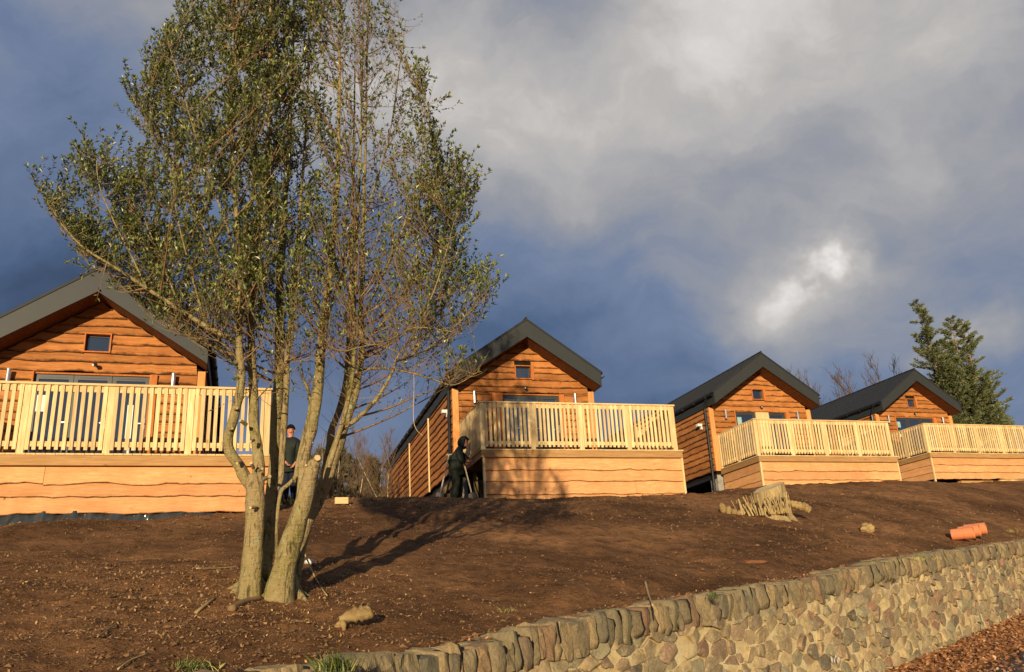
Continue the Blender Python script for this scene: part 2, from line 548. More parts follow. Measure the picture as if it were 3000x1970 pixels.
def build_ground():
    ss = list(np.arange(-14, 22, .10)) + list(np.arange(22, 70, .8))
    tt = list(np.arange(.22, 3, .07)) + list(np.arange(3, 12, .12)) + list(np.arange(12, 20, .35)) + list(np.arange(20, 90, 2))
    S, T = np.meshgrid(ss, tt, indexing='ij')
    X = W0.x + We.x * S + Wn.x * T; Y = W0.y + We.y * S + Wn.y * T
    XY = np.stack([X.ravel(), Y.ravel()], 1)
    Z = np.concatenate([ground_raw(XY[i:i + 20000]) for i in range(0, len(XY), 20000)])
    tz = np.interp(S.ravel(), np.linspace(-14, 70, 400), [wall_top(s) for s in np.linspace(-14, 70, 400)]) - .02
    w = np.clip((T.ravel() - .3) / .8, 0, 1)
    Z = Z * w + tz * (1 - w)
    Z = Z + np.array([lump(x, y) for x, y in XY])
    n, m = S.shape
    V = np.column_stack([XY, Z])
    idx = np.arange(n * m).reshape(n, m)
    F = np.stack([idx[:-1, :-1], idx[1:, :-1], idx[1:, 1:], idx[:-1, 1:]], -1).reshape(-1, 4)
    me = bpy.data.meshes.new('ground'); me.from_pydata(V.tolist(), [], F.tolist()); me.materials.append(M['soil']); me.shade_smooth()
    o = link('ground', me); tag(o, kind='structure')
    # the land beyond, one wide sheet under the built slope, out to the horizon
    m = MB(); g = 24
    xs = np.linspace(-900, 900, g); ys = np.linspace(-900, 1500, g)
    def far_z(x, y): return -2.6 + (0 if y < 60 else -.01 * (y - 60))
    vs = [(x, y, far_z(x, y)) for x in xs for y in ys]
    m.add(vs, [(i * g + j, (i + 1) * g + j, (i + 1) * g + j + 1, i * g + j + 1) for i in range(g - 1) for j in range(g - 1)])
    o = m.build('distant_land', M['soil']); tag(o, kind='structure')
    # road and leafy verge in front of the wall
    for nm, t0, t1, dz, mat in (('road', -9.0, 0.1, 0, M['road']), ('verge', -.75, .05, .02, M['soil'])):
        m = MB(); sn = np.arange(-14, 40, .25); tn = np.linspace(t0, t1, 18)
        vs = []
        for s in sn:
            for t in tn:
                p = W0 + We * s + Wn * t; z = road_z(p.x, p.y) + dz
                if nm == 'verge':
                    z += .10 * max(0, (t + .8) / .85) + .025 * mnoise.noise(Vector((p.x * 3, p.y * 3, 0)))
                    if t < -.70: z -= .05
                vs.append((p.x, p.y, z))
        k = len(tn)
        m.add(vs, [(i * k + j, (i + 1) * k + j, (i + 1) * k + j + 1, i * k + j + 1) for i in range(len(sn) - 1) for j in range(k - 1)])
        o = m.build(nm, mat, smooth=True); tag(o, kind='structure')


build_ground()


def bulk(name, V, F, tint, mat, label=None, cat=None, group=None, kind='stuff', parent=None, smooth=False):
    me = bpy.data.meshes.new(name); me.from_pydata(V.tolist() if hasattr(V, 'tolist') else V, [], F.tolist() if hasattr(F, 'tolist') else F)
    a = me.attributes.new('tint', 'FLOAT', 'FACE'); a.data.foreach_set('value', np.asarray(tint, dtype=np.float32))
    me.materials.append(mat)
    if smooth: me.shade_smooth()
    o = link(name, me, parent); tag(o, label, cat, group, kind)
    return o


# ------------------------------------------------------------------ stone wall
def road_at(s):
    p = W0 + We * s; return road_z(p.x, p.y)


def wall_pt(s, z, out):                       # out = metres towards the road from the wall face
    p = W0 + We * s - Wn * out; return Vector((p.x, p.y, z))


def clip_poly(poly, a, b, c):                 # keep a*x+b*y<=c
    out = []
    for i in range(len(poly)):
        p, q = poly[i], poly[(i + 1) % len(poly)]
        dp, dq = a * p[0] + b * p[1] - c, a * q[0] + b * q[1] - c
        if dp <= 0: out.append(p)
        if (dp < 0) != (dq < 0) and dp != dq:
            t = dp / (dp - dq); out.append((p[0] + t * (q[0] - p[0]), p[1] + t * (q[1] - p[1])))
    return out


def build_wall():
    rnd = random.Random(5)
    root = empty('stone_wall', wall_pt(4, road_at(4), 0))
    tag(root, 'rubble stone retaining wall with upright coping stones beside the road', 'wall')
    inv = Vector(root.location)
    S0, S1 = -6.0, 26.0
    # mortar core
    m = MB(); sn = np.arange(S0 - 6, S1 + 8, .3); rows = []
    for s in sn:
        zt = wall_top(s) - .19; zb = road_at(s) - .2
        for k in range(7):
            z = zb + (zt - zb) * k / 6
            rows.append(wall_pt(s, z, .012 * mnoise.noise(Vector((s * 3, z * 3, 0)))) - inv)
        rows.append(wall_pt(s, zt, -.42) - inv)
    k = 8
    m.add(rows, [(i * k + j, (i + 1) * k + j, (i + 1) * k + j + 1, i * k + j + 1) for i in range(len(sn) - 1) for j in range(k - 1)])
    m.build('mortar', M['mortar'], root, smooth=True)
    # face stones: cells around scattered seeds, coordinate h = depth below the coping
    H = 1.35
    pts = []; tries = 0
    while tries < 40000:
        tries += 1
        s = rnd.uniform(S0, S1); h = rnd.uniform(0, H)
        size = rnd.choice([.07, .085, .10, .12, .15]) * (1.0 + .6 * (h / H) ** 3)
        ok = True
        for (a, b, r2) in pts[-2600:]:
            if abs(a - s) < .5 and ((a - s) / 1.75) ** 2 + (b - h) ** 2 < (max(size, r2) * .5 + min(size, r2) * .5) ** 2: ok = False; break
        if ok: pts.append((s, h, size))
    cells = []
    for i, (s, h, r) in enumerate(pts):
        AN = 1.75
        poly = [(s - .45, h - .3), (s + .45, h - .3), (s + .45, h + .3), (s - .45, h + .3)]
        poly = clip_poly(poly, 0, -1, 0.0); poly = clip_poly(poly, 0, 1, H)
        for j, (a, b, r2) in enumerate(pts):
            if j == i or abs(a - s) > .75 or abs(b - h) > .7: continue
            dx, dy = (a - s) / AN ** 2, b - h; tt = .5 + .25 * (r - r2) / (r + r2)
            mx, my = s + (a - s) * tt, h + dy * tt
            poly = clip_poly(poly, dx, dy, dx * mx + dy * my)
            if len(poly) < 3: break
        if len(poly) < 3: continue
        cells.append((s, h, poly))
    def stone_geo(s, h, poly):
        cx = sum(p[0] for p in poly) / len(poly); cy = sum(p[1] for p in poly) / len(poly)
        # angular outline: short edges dropped, corners knocked off
        q_ = [p for k, p in enumerate(poly) if math.dist(p, poly[k - 1]) > .018]
        if len(q_) < 3: return None
        sm = []
        for k in range(len(q_)):
            a, b, c = q_[k - 1], q_[k], q_[(k + 1) % len(q_)]
            f = rnd.uniform(.04, .20); g = rnd.uniform(.04, .20)
            sm.append((b[0] + (a[0] - b[0]) * f, b[1] + (a[1] - b[1]) * f)); sm.append((b[0] + (c[0] - b[0]) * g, b[1] + (c[1] - b[1]) * g))
        n = len(sm)
        gap = rnd.uniform(.003, .011); prd = rnd.uniform(.002, .036); rad = math.sqrt(sum((p[0] - cx) ** 2 + (p[1] - cy) ** 2 for p in sm) / n)
        if rad < .03: return None
        vs = []
        tilt = (rnd.uniform(-.22, .22), rnd.uniform(-.22, .22))
        for (scale, dep) in ((1 - gap / rad, -.02), (1 - gap / rad * 1.15, prd * .65), (.80, prd)):
            for p in sm:
                jx, jy = rnd.uniform(-.08, .08) * rad * (scale > .75), rnd.uniform(-.08, .08) * rad * (scale > .75)
                qx, qy = cx + (p[0] - cx) * scale + jx, cy + (p[1] - cy) * scale + jy
                dpt = dep + (tilt[0] * (p[0] - cx) + tilt[1] * (p[1] - cy)) * (dep > 0)
                vs.append((qx, qy, dpt))
        vs.append((cx + rnd.uniform(-.25, .25) * rad, cy + rnd.uniform(-.25, .25) * rad, prd * rnd.uniform(.95, 1.5)))
        fs = []
        for lay in range(2):
            for q in range(n): fs.append((lay * n + q, lay * n + (q + 1) % n, (lay + 1) * n + (q + 1) % n, (lay + 1) * n + q))
        for q in range(n): fs.append((2 * n + q, 2 * n + (q + 1) % n, 3 * n))
        def conv(p):
            z = wall_top(p[0]) - .20 - p[1]
            return wall_pt(p[0], z, p[2])
        return [conv(p) for p in vs], fs, (cx, cy)
    geo = [g for g in (stone_geo(*c) for c in cells) if g]
    def vis(g):
        c = g[0][-1]; d = c.dot(Fv)
        if d < .5: return 99
        u = 1500 + F_PX * c.dot(Rv) / d; v = 985 - F_PX * c.dot(Uv) / d
        return d + (0 if (-100 < u < 3100 and v < 2050) else 50)
    geo.sort(key=vis)
    for g in geo[:295]:
        c = g[0][-1]; mb = MB(); mb.add([p - c for p in g[0]], g[1])
        mb.build('stone', M['stone'], root, loc=c - inv, smooth=False)
    V = []; F = []; T = []
    for g in geo[295:]:
        b = len(V); V += [tuple(p - inv) for p in g[0]]; F += [tuple(b + i for i in f) for f in g[1]]; T += [rnd.random()] * len(g[1])
    bulk('small_stones', V, F, T, M['stone_j'], parent=root)
    # coping stones set on edge
    proto = []
    for k in range(14):
        bm = bmesh.new(); bmesh.ops.create_cube(bm, size=1)
        bmesh.ops.subdivide_edges(bm, edges=bm.edges[:], cuts=3, use_grid_fill=True)
        for v in bm.verts:
            c = v.co.copy(); r = c.length
            c = c * (1 - .30 * max(0, (r - .55)))
            c += Vector((mnoise.noise(c * 2.1 + Vector((k * 7, 0, 0))), mnoise.noise(c * 2.1 + Vector((0, k * 5, 3))), mnoise.noise(c * 2.1 + Vector((1, 3, k * 9))))) * .11
            c.x *= 1 + .22 * c.z * (1 if k % 3 else -1)
            v.co = c
        me = bpy.data.meshes.new('coping_stone'); bm.to_mesh(me); bm.free(); me.materials.append(M['cope'])
        if k % 2: me.shade_smooth()
        proto.append(me)
    s = -6.0; rot0 = math.atan2(We.y, We.x)
    while s < 26:
        w = rnd.choice([.07, .09, .10, .12, .17]) * rnd.uniform(.9, 1.1) * (1 + .03 * max(0, s))
        hh = rnd.uniform(.19, .27)
        zt = wall_top(s) - .11 + rnd.uniform(-.02, .015)
        c = wall_pt(s + w / 2, zt, -.13)
        lean = rnd.uniform(-.02, .22) if s < 12 else rnd.uniform(-.15, .2)
        o = link('coping_stone', rnd.choice(proto), root, c - inv, None, (w * 1.06, .32 + rnd.uniform(0, .07), hh))
        o.rotation_mode = 'XYZ'; o.rotation_euler = (rnd.uniform(-.12, .12), -lean, rot0 + rnd.uniform(-.12, .12))
        s += w * .99
    # pale chalky marks on a big dark stone near the road
    mk = MB()
    base = at(2418, 1930, 9.45)
    s_, = [(Vector((base.x, base.y)) - W0).dot(We)]
    for k in range(6):
        a = s_ - .08 + k * .035 + rnd.uniform(-.01, .01); zc = base.z + rnd.uniform(-.025, .025)
        pts = []
        for q in range(7):
            an = q / 7 * 2 * math.pi; r = rnd.uniform(.008, .02)
            pts.append(wall_pt(a + r * math.cos(an) * .7, zc + r * 1.6 * math.sin(an), .055) - inv)
        mk.add(pts, [tuple(range(7))])
    mk.build('pale_mark', M['white'], root)
    return root


build_wall()

# ------------------------------------------------------------------ lodges
rl = random.Random(11)


LAST = ['']; PEND = []


def wavy_board(name, x0t, x1t, x0b, x1b, z0, z1, mat, parent, rnd, amp=.014, tb=.034, tt=.012, y=0., side=None):
    """a waney-edged board: z0 live edge, z1 top; x range at the top and at the bottom; front at -y"""
    ln = max(x1b - x0b, x1t - x0t)
    if ln > 2.4 and rnd.random() < .45:
        c = (x0b + x1b) / 2 + rnd.uniform(-.3, .3) * ln
        wavy_board(name, x0t, c - .003, x0b, c - .003, z0, z1, mat, parent, rnd, amp, tb, tt, y, side).location = (0, 0, 0)
        e = bpy.data.objects[bpy.data.objects.find(LAST[0])]
        x0t = x0b = c + .003; ln = x1b - x0b
        PEND.append(e)
    n = max(2, int(ln / .11)); ph = rnd.uniform(0, 100); off = rnd.uniform(0, 50)
    H = z1 - z0; V = []; U = []
    for i in range(n + 1):
        f = i / n
        xt = x0t + (x1t - x0t) * f; xb = x0b + (x1b - x0b) * f
        w = amp * (1.5 * mnoise.noise(Vector((xb * 1.6 + ph, 0, 0))) + .8 * mnoise.noise(Vector((xb * 5 + ph, 3, 0))))
        zb = z0 + w
        for (x, yy, z, uvy) in ((xt, -tt, z1 + .03, 1), ((xt + xb) / 2, -(tt + tb) / 2 - .002, (z1 + zb) / 2, .5), (xb, -tb, zb + .012, .08), (xb, -tb + .008, zb, 0), (xb, 0.0, zb, 0)):
            V.append((x, yy + y, z)); U.append((x + off, uvy))
    F = [(i * 5 + k, i * 5 + k + 1, (i + 1) * 5 + k + 1, (i + 1) * 5 + k) for i in range(n) for k in range(4)]
    F += [(0, 4, 3, 2, 1), tuple(n * 5 + k for k in range(5))]
    if side == 'L':   # turn so it faces -x: local (x,y,z) -> along y
        V = [(v[1], -v[0], v[2]) for v in V]
    elif side == 'R':
        V = [(-v[1], v[0], v[2]) for v in V]
    m = MB(); m.add(V, F, U)
    o = m.build(name, mat, parent, uv=True); LAST[0] = o.name
    return o


def slope_x(z):                        # half width of the gable wall at height z
    return max(0., min(W - .002, (HA - z) / K))


def build_lodge(i):
    L = LOD[i]; rnd = random.Random(100 + i)
    root = empty('timber_lodge', lw(i, 0, 0, 0), R(L['A']))
    tag(root, [
        'largest and nearest timber lodge, at the left behind the leafy tree',
        'timber lodge in the middle with its long side wall showing three pale battens',
        'timber lodge behind the tree stump, with a black downpipe at its front corner',
        'farthest and smallest timber lodge, in front of the spruce tree'][i], 'lodge', 'timber lodges in a row up the hill')
    # doors and windows differ a little
    d = [dict(x0=-1.0, x1=.97, leaves=3), dict(x0=-.62, x1=.97, leaves=3), dict(x0=-.98, x1=.97, leaves=2), dict(x0=-.98, x1=.97, leaves=3)][i]
    DZ = 1.912
    # inner wall core
    m = MB()
    zc = HA - K * W
    m.prism([(-W, -.06), (W, -.06), (W, zc), (0, HA), (-W, zc)], .10, .16)
    m.box(-W + .001, -W + .08, .1, LEN, -.06, zc); m.box(W - .08, W - .001, .1, LEN, -.06, zc)
    m.prism([(-W, -.06), (W, -.06), (W, zc), (0, HA), (-W, zc)], LEN, LEN + .08)
    m.box(-W + .05, W - .05, .12, LEN, -.16, -.07)
    m.build('wall', M['dark'], root)
    # gable boards, split around the openings
    z = -.02; wx0, wx1, wz0, wz1 = -.225, .23, 2.304, 2.675
    while z < HA - .06:
        h = rnd.uniform(.15, .20); z1 = min(z + h, HA - .01)
        a, b = slope_x(z1), slope_x(z)
        spans = [(-a, a, -b, b)]
        if z < DZ - .03:
            spans = [(-a, d['x0'] - .0, -b, d['x0']), (d['x1'], a, d['x1'], b)]
            if i == 2:
                pass
            if z1 > DZ: z1 = DZ + .02
        elif z1 > wz0 + .06 and z < wz1 - .04:
            spans = [(-a, wx0, -b, wx0), (wx1, a, wx1, b)]
        for (t0, t1, b0, b1) in spans:
            if max(t1 - t0, b1 - b0) < .05: continue
            # trim by corner posts
            t0, b0 = max(t0, -W + .13) if t0 < 0 and z < 2.1 else t0, max(b0, -W + .13) if b0 < 0 and z < 2.1 else b0
            t1, b1 = min(t1, W - .13) if z < 2.1 else t1, min(b1, W - .13) if z < 2.1 else b1
            wavy_board('cladding_board', t0, t1, b0, b1, z, z1, M['clad'], root, rnd, .019, .046, .010, y=.05)
        z = z1
    # backing behind the gable boards with real openings (strips)
    m = MB()
    m.box(-W + .13, d['x0'], .052, .10, -.05, 2.0); m.box(d['x1'], W - .13, .052, .10, -.05, 2.0)
    m.prism([(-W + .05, 2.0), (W - .05, 2.0), (slope_x(wz0), wz0), (-slope_x(wz0), wz0)], .052, .10)
    m.prism([(-slope_x(wz0), wz0), (wx0, wz0), (wx0, wz1), (-slope_x(wz1), wz1)], .052, .10)
    m.prism([(wx1, wz0), (slope_x(wz0), wz0), (slope_x(wz1), wz1), (wx1, wz1)], .052, .10)
    m.prism([(-slope_x(wz1), wz1), (slope_x(wz1), wz1), (0, HA)], .052, .10)
    m.build('gable_backing', M['dark'], root)
    PEND.clear()
    # side walls
    for sd in (-1, 1):
        z = -.06
        while z < 2.0:
            h = rnd.uniform(.17, .23); z1 = min(z + h, 2.02)
            o = wavy_board('cladding_board', -LEN + .0, -.02, -LEN, -.02, z, z1, M['clad'], root, rnd, .020, .046, .010, side='L' if sd < 0 else None, y=0) if sd < 0 else \
                wavy_board('cladding_board', .02, LEN, .02, LEN, z, z1, M['clad'], root, rnd, .016, side='R', y=0)
            o.location.x = -W if sd < 0 else W
            for e in PEND: e.location.x = o.location.x
            PEND.clear()
            z = z1
    # corner posts
    for sx in (-1, 1):
        wd = .16 if i else .14
        me = boxmesh('corner_post', wd, .16, 2.0 + .06, M['post'], .008)
        link('corner_post', me, root, (sx * (W - wd / 2 + .022), .055, -.06))
    # window
    m = MB(); t = .022
    m.box(wx0 - .0, wx0 + t, -.02, .12, wz0, wz1); m.box(wx1 - t, wx1, -.02, .12, wz0, wz1)
    m.box(wx0 + t, wx1 - t, -.02, .12, wz0, wz0 + t); m.box(wx0 + t, wx1 - t, -.02, .12, wz1 - t, wz1)
    if i: m.box(wx1, wx1 + .06, -.012, .06, wz0 - .02, wz1 + .01)
    wf = m.build('window', M['trim'], root)
    m = MB(); a0, a1, c0, c1 = wx0 + t, wx1 - t, wz0 + t, wz1 - t; q = .028
    m.box(a0, a0 + q, .085, .12, c0, c1); m.box(a1 - q, a1, .085, .12, c0, c1); m.box(a0 + q, a1 - q, .085, .12, c0, c0 + q); m.box(a0 + q, a1 - q, .085, .12, c1 - q, c1)
    m.build('sash', M['frame'], wf)
    m = MB(); m.box(a0 + q, a1 - q, .098, .112, c0 + q, c1 - q); m.build('pane', M['glass'], wf)
    # doors
    x0, x1 = d['x0'], d['x1']
    m = MB(); m.box(x0, x0 + .03, -.02, .10, 0, DZ); m.box(x1 - .03, x1, -.02, .10, 0, DZ); m.box(x0 + .03, x1 - .03, .02, .10, DZ - .03, DZ)
    m.box(x1, x1 + .10, -.03, .05, 0, DZ + .0)
    if i == 1: m.box(x0 - .25, x0, -.03, .05, 0, DZ)
    m.build('door_surround', M['trim'], root)
    segs = []
    if i == 2:
        segs = [(x0 + .03, -.18), (.30, x1 - .03)]
        mm = MB(); mm.box(-.18, .30, .0, .09, 0, DZ - .03); mm.build('door_panel', M['pine_z'], root)
    else:
        n = d['leaves']; wd = (x1 - x0 - .06) / n
        segs = [(x0 + .03 + k * wd, x0 + .03 + (k + 1) * wd) for k in range(n)]
    for k, (a, b) in enumerate(segs):
        m = MB(); q = .075; yy = (.055, .095)
        m.box(a + .004, a + q, *yy, .02, DZ - .035); m.box(b - q, b - .004, *yy, .02, DZ - .035)
        m.box(a + q, b - q, *yy, .02, .12); m.box(a + q, b - q, *yy, DZ - .12, DZ - .035)
        m.box(a + q + .03, b - q - .03, .048, .056, DZ - .085, DZ - .075)
        dr = m.build('door', M['frame'], root)
        m = MB(); m.box(a + q, b - q, .072, .084, .12, DZ - .12); m.build('pane', M['glass'], dr)
        m = MB(); hx = b - q * .5; m.box(hx - .012, hx + .012, .035, .055, .90, 1.10); m.box(hx - .1, hx + .01, .012, .03, .99, 1.01); m.build('handle', M['steel'], dr)
    # papers taped to the glass
    if i == 0:
        for (a, b) in ((-.90, -.72),):
            m = MB(); m.box(a, b, .066, .069, 1.20, 1.50); m.build('paper_notice', M['paper'], root)
        m = MB(); m.box(.60, .70, .066, .069, .15, 1.35); m.build('paper_notice', M['paper'], root)
    if i == 2:
        m = MB(); m.box(-.86, -.70, .066, .069, 1.45, 1.72); m.build('paper_notice', M['poster'], root)
    if i == 3:
        m = MB(); m.box(-.85, -.70, .066, .069, 1.48, 1.72); m.build('paper_notice', M['poster'], root)
        m = MB(); m.box(-.86, -.55, .066, .069, 1.10, 1.32); m.build('paper_notice', M['paper'], root)
    # wall lights and the camera spot
    for sx in (-1.35, 1.35):
        m = MB(); m.tube([(sx, -.09, 1.62), (sx, -.09, 1.92)], .038, 12); lt = m.build('wall_light', M['steel'], root)
        m = MB(); m.box(sx - .03, sx + .03, -.055, -.012, 1.73, 1.81); m.build('bracket', M['steel'], lt)
    m = MB(); m.tube([(0.02, -.03, 2.05), (.02, -.10, 2.05), (.02, -.14, 2.03)], [.03, .035, .034], 10); sp = m.build('spotlight', M['gutter'], root)
    m = MB(); m.tube([(-.01, -.13, 2.03), (-.01, -.155, 2.02)], .018, 8); m.build('lens', M['white'], sp)
    # roof slopes with raised seams, barge boards, soffits
    y0, y1 = -OH - .03, LEN + .35
    sl_ = (HT - HET) / XE
    for sx in (-1, 1):
        m = MB()
        xe = XE + .06; ze = HT - sl_ * xe; th = .045
        m.prism([(0, HT + .01), (sx * xe, ze + .01), (sx * xe, ze - th), (0, HT - th)] if sx > 0 else [(0, HT + .01), (0, HT - th), (sx * xe, ze - th), (sx * xe, ze + .01)], y0, y1)
        rf = m.build('roof', M['roof'], root)
        m = MB(); y = y0 + .25
        while y < y1 - .1:
            m.prism([(0, HT + .03), (sx * xe, ze + .03), (sx * xe, ze + .012), (0, HT + .012)], y, y + .022); y += .33
        m.build('roof_seam', M['roof'], rf)
        # barge board
        m = MB()
        P = [(0, HT - th), (sx * XE, HET - th + .01), (sx * XE, HEB), (0, HB)]
        m.prism(P, -OH - .015, -OH + .012)
        bb = m.build('barge_board', M['barge'], root)
        m = MB(); m.box(sx * XE - .012, sx * XE + .012, -OH - .022, -OH + .018, HEB - .01, HET - .03); m.build('end_cap', M['barge'], bb)
        # soffit under the overhang
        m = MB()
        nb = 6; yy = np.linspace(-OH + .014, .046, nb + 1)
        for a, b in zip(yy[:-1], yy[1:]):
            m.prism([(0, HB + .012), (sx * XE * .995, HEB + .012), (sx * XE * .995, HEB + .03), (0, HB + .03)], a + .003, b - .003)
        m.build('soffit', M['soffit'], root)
        # eaves fascia and gutter
        m = MB(); xa = sx * (W + .05); m.box(min(xa, xa + sx * .02), max(xa, xa + sx * .02), -OH + .02, LEN + .3, HEB + .0, HET - .06); m.build('eaves_board', M['barge'], root)
        m = MB(); m.box(min(sx * W, xa), max(sx * W, xa), .05, LEN + .3, HEB - .01, HEB + .01); m.build('eaves_soffit', M['barge'], root)
        m = MB(); gx = sx * (XE + .075); gz = HET - .12
        ang = [math.pi + k * math.pi / 6 for k in range(7)]
        prof = [(gx + .06 * math.cos(a), gz + .06 * math.sin(a)) for a in ang] + [(gx + .05 * math.cos(a), gz + .05 * math.sin(a)) for a in reversed(ang)]
        m.prism(prof, -OH + .03, LEN + .3)
        y = -OH + .35
        while y < LEN:
            m.box(gx - .068, gx + .068, y, y + .03, gz - .07, gz + .005); y += .8
        m.build('gutter', M['gutter'], root)
        if sx < 0 and i != 0:
            dx = -(W + .10)
            m = MB(); m.tube([(gx, -.10 + OH * 0, gz - .06), (gx, -.02, gz - .14), (dx, .10, gz - .34), (dx, .10, gz - .6), (dx, .10, -.95), (dx - .06, .08, -1.05)], .038, 10)
            for zz in (1.3, .3, -.5): m.tube([(dx, .10, zz), (dx, .10, zz + .06)], .048, 10)
            m.build('downpipe', M['gutter'], root)
    m = MB(); m.tube([(0, y0, HT + .02), (0, y1, HT + .02)], .03, 8); m.build('ridge_cap', M['roof'], root)
    # security light on the side wall
    if i in (1, 2):
        m = MB(); m.box(-W - .19, -W - .03, .50, .64, 1.50, 1.58); m.box(-W - .07, -W - .025, .52, .62, 1.40, 1.52)
        m.build('security_light', M['white'], root)
    # battens leaning on the long wall
    if i == 1:
        for y in (3.2, 6.6, LEN - .2):
            link('batten', boxmesh('batten', .035, .075, 2.1, M['pine_z']), root, (-W - .062, y, -.10))
    # what it stands on: pads, sole beams and props under the floor
    for y in (.35, 3.2, 6.2, 9.2, LEN - .3):
        for sx in (-1, 1):
            zb = -1.35 if y > 5 else -1.25
            link('foundation_block', boxmesh('foundation_block', .32, .44, 1.10, M['block']), root, (sx * (W - .22), y, zb))
    m = MB(); m.box(-W + .02, -W + .09, .14, LEN, -.26, -.17); m.box(W - .09, W - .02, .14, LEN, -.26, -.17); m.build('sole_beam', M['gutter'], root)
    return root


def build_deck(i):
    L = LOD[i]; rnd = random.Random(300 + i)
    root = empty('timber_deck', lw(i, 0, 0, 0), R(L['A']))
    tag(root, [
        'raised timber deck with slatted railing in front of the leftmost lodge',
        'raised timber deck beside the stooping worker, open at its left side',
        'raised timber deck behind the tree stump, railing slats nearly closed',
        'raised timber deck at the far right, with a dark gap beneath'][i], 'deck', 'raised decks in front of the lodges')
    yf = -DD
    # deck boards run front to back, ends show at the edge
    me = boxmesh('deck_board', .128, DD + .02, .026, M['pine_y'])
    x = XL + .066
    while x < XR:
        link('deck_board', me, root, (x, -DD / 2 + .02, -.027 + rnd.uniform(-.001, .001))); x += .134
    # fascia
    m = MB(); m.box(XL + .02, XR - .02, yf + .012, yf + .05, -.185, -.032); m.build('fascia', M['fascia'], root)
    for sx, x in ((-1, XL + .02), (1, XR - .06)):
        m = MB(); m.box(x, x + .04, yf + .052, -.02, -.185, -.032); m.build('fascia', M['fascia_y'], root)
    m = MB()
    for y in np.linspace(yf + .4, -.3, 5): m.box(XL + .08, XR - .08, y, y + .045, -.185, -.035)
    m.build('joists', M['stovewood'], root)
    # skirting boards
    seams = [(-.19, -.46, -.65, -.90), (-.19, -.47, -.73, -1.02, -1.26), (-.185, -.47, -.73, -1.0), (-.19, -.46, -.73, -.98)][i]
    yo = yf + .10
    for a, b in zip(seams[:-1], seams[1:]):
        # boards are butted where one length ends
        xs = [XL + .08, rnd.uniform(.2, 1.6), XR - .03]
        o = wavy_board('skirting_board', xs[0], xs[-1], xs[0], xs[-1], b, a, M['skirt'], root, rnd, .028 if i == 0 else .022, .048, .006, y=yo)
        wavy_board('skirting_board', .03, DD - .05, .03, DD - .05, b, a, M['skirt'], root, rnd, .016, .032, .010, side='R', y=0).location = (XR - .06, yf + .02, 0)
    if i >= 2:
        for k, (a, b) in enumerate(zip(seams[:-1], seams[1:])):
            o = wavy_board('skirting_board', -DD + .10, -.05, -DD + .10, -.05, b, a, M['skirt'], root, rnd, .012, .032, .010, side='L', y=0)
            o.location = (XL + .09, yf + .02 + .0 - .0, 0); o.location.y = -DD + .02
            o.location.y = yf + .05
            o.rotation_euler = (0, 0, 0)
    m = MB(); zb = seams[-1] + .01
    m.box(XL + .055, XL + .105, yo - .06, yo - .005, zb - (.1 if i == 3 else 0), -.19); m.build('corner_batten', M['pine_z'], root)
    m = MB(); m.box(XR - .055, XR - .01, yo - .06, yo - .005, zb, -.19); m.build('corner_batten', M['pine_z'], root)
    # support posts, then an added dark sheet for the shade under the deck
    for x in np.linspace(XL + .3, XR - .2, 5):
        for y in (yf + .35, -.4):
            link('support_post', boxmesh('support_post', .10, .10, 1.15, M['stovewood']), root, (x, y, -1.34))
    if i == 3:
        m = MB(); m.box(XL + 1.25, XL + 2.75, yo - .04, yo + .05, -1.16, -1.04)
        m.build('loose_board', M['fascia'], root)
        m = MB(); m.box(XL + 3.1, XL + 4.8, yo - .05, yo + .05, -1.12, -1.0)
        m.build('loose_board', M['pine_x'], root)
    m = MB(); m.box(XL + .12, XR - .12, -.34, -.30, -1.5, -.19); m.build('under_deck_shade', M['dark'], root)  # added sheet, its dark colour stands in for shade below the deck
    # railing posts: five along the front
    xp = np.linspace(XL + .075, XR - .16, 5)
    hp = RAIL - .035
    pm = boxmesh('railing_post', .105, .095, hp - .002, M['pine_z'], .006)
    for x in xp: link('railing_post', pm, root, (x, yf + .085, 0))
    bm_ = [boxmesh('baluster', rnd.uniform(.052, .060), .022, hp - rnd.uniform(.052, .062), M['pine_z']) for _ in range(5)]
    nb = 9
    for a, b in zip(xp[:-1], xp[1:]):
        # a flush board either side of each post, then evenly spaced slats
        xs = [a + .082] + list(np.linspace(a + .082, b - .082, nb + 2)[1:-1]) + [b - .082]
        for x in xs:
            o = link('baluster', rnd.choice(bm_), root, (x + rnd.uniform(-.004, .004), yf + .032, .052 + rnd.uniform(-.004, .004)), (0, rnd.uniform(-.007, .007), 0))
    m = MB(); m.box(XL + .13, xp[-1] - .05, yf + .046, yf + .078, .105, .185); m.build('bottom_rail', M['pine_x'], root)
    m = MB(); m.box(XL + .13, xp[-1] - .05, yf + .046, yf + .078, hp - .10, hp - .002); m.build('top_rail', M['pine_x'], root)
    m = MB(); m.box(XL + .0, XR - .09, yf + .005, yf + .125, hp, hp + .034); m.build('handrail', M['pine_x'], root)
    # side railings
    for sx, x0 in ((-1, XL + .075), (1, XR - .16)):
        yp = [yf + .085, -DD / 2, -.06]
        for y in yp[1:]: link('railing_post', pm, root, (x0, y, 0))
        bs = boxmesh('baluster', .022, .056, hp - .056, M['pine_z'])
        for a, b in zip(yp[:-1], yp[1:]):
            for y in np.linspace(a + .082, b - .082, nb - 1):
                link('baluster', bs, root, (x0 + sx * .055, y + rnd.uniform(-.004, .004), .052), (rnd.uniform(-.007, .007), 0, 0))
        xx = x0 + sx * .025
        for (za, zb2, nm) in ((.105, .185, 'bottom_rail'), (hp - .10, hp - .002, 'top_rail')):
            m = MB(); m.box(xx - .016, xx + .016, yf + .14, -.07, za, zb2); m.build(nm, M['pine_y'], root)
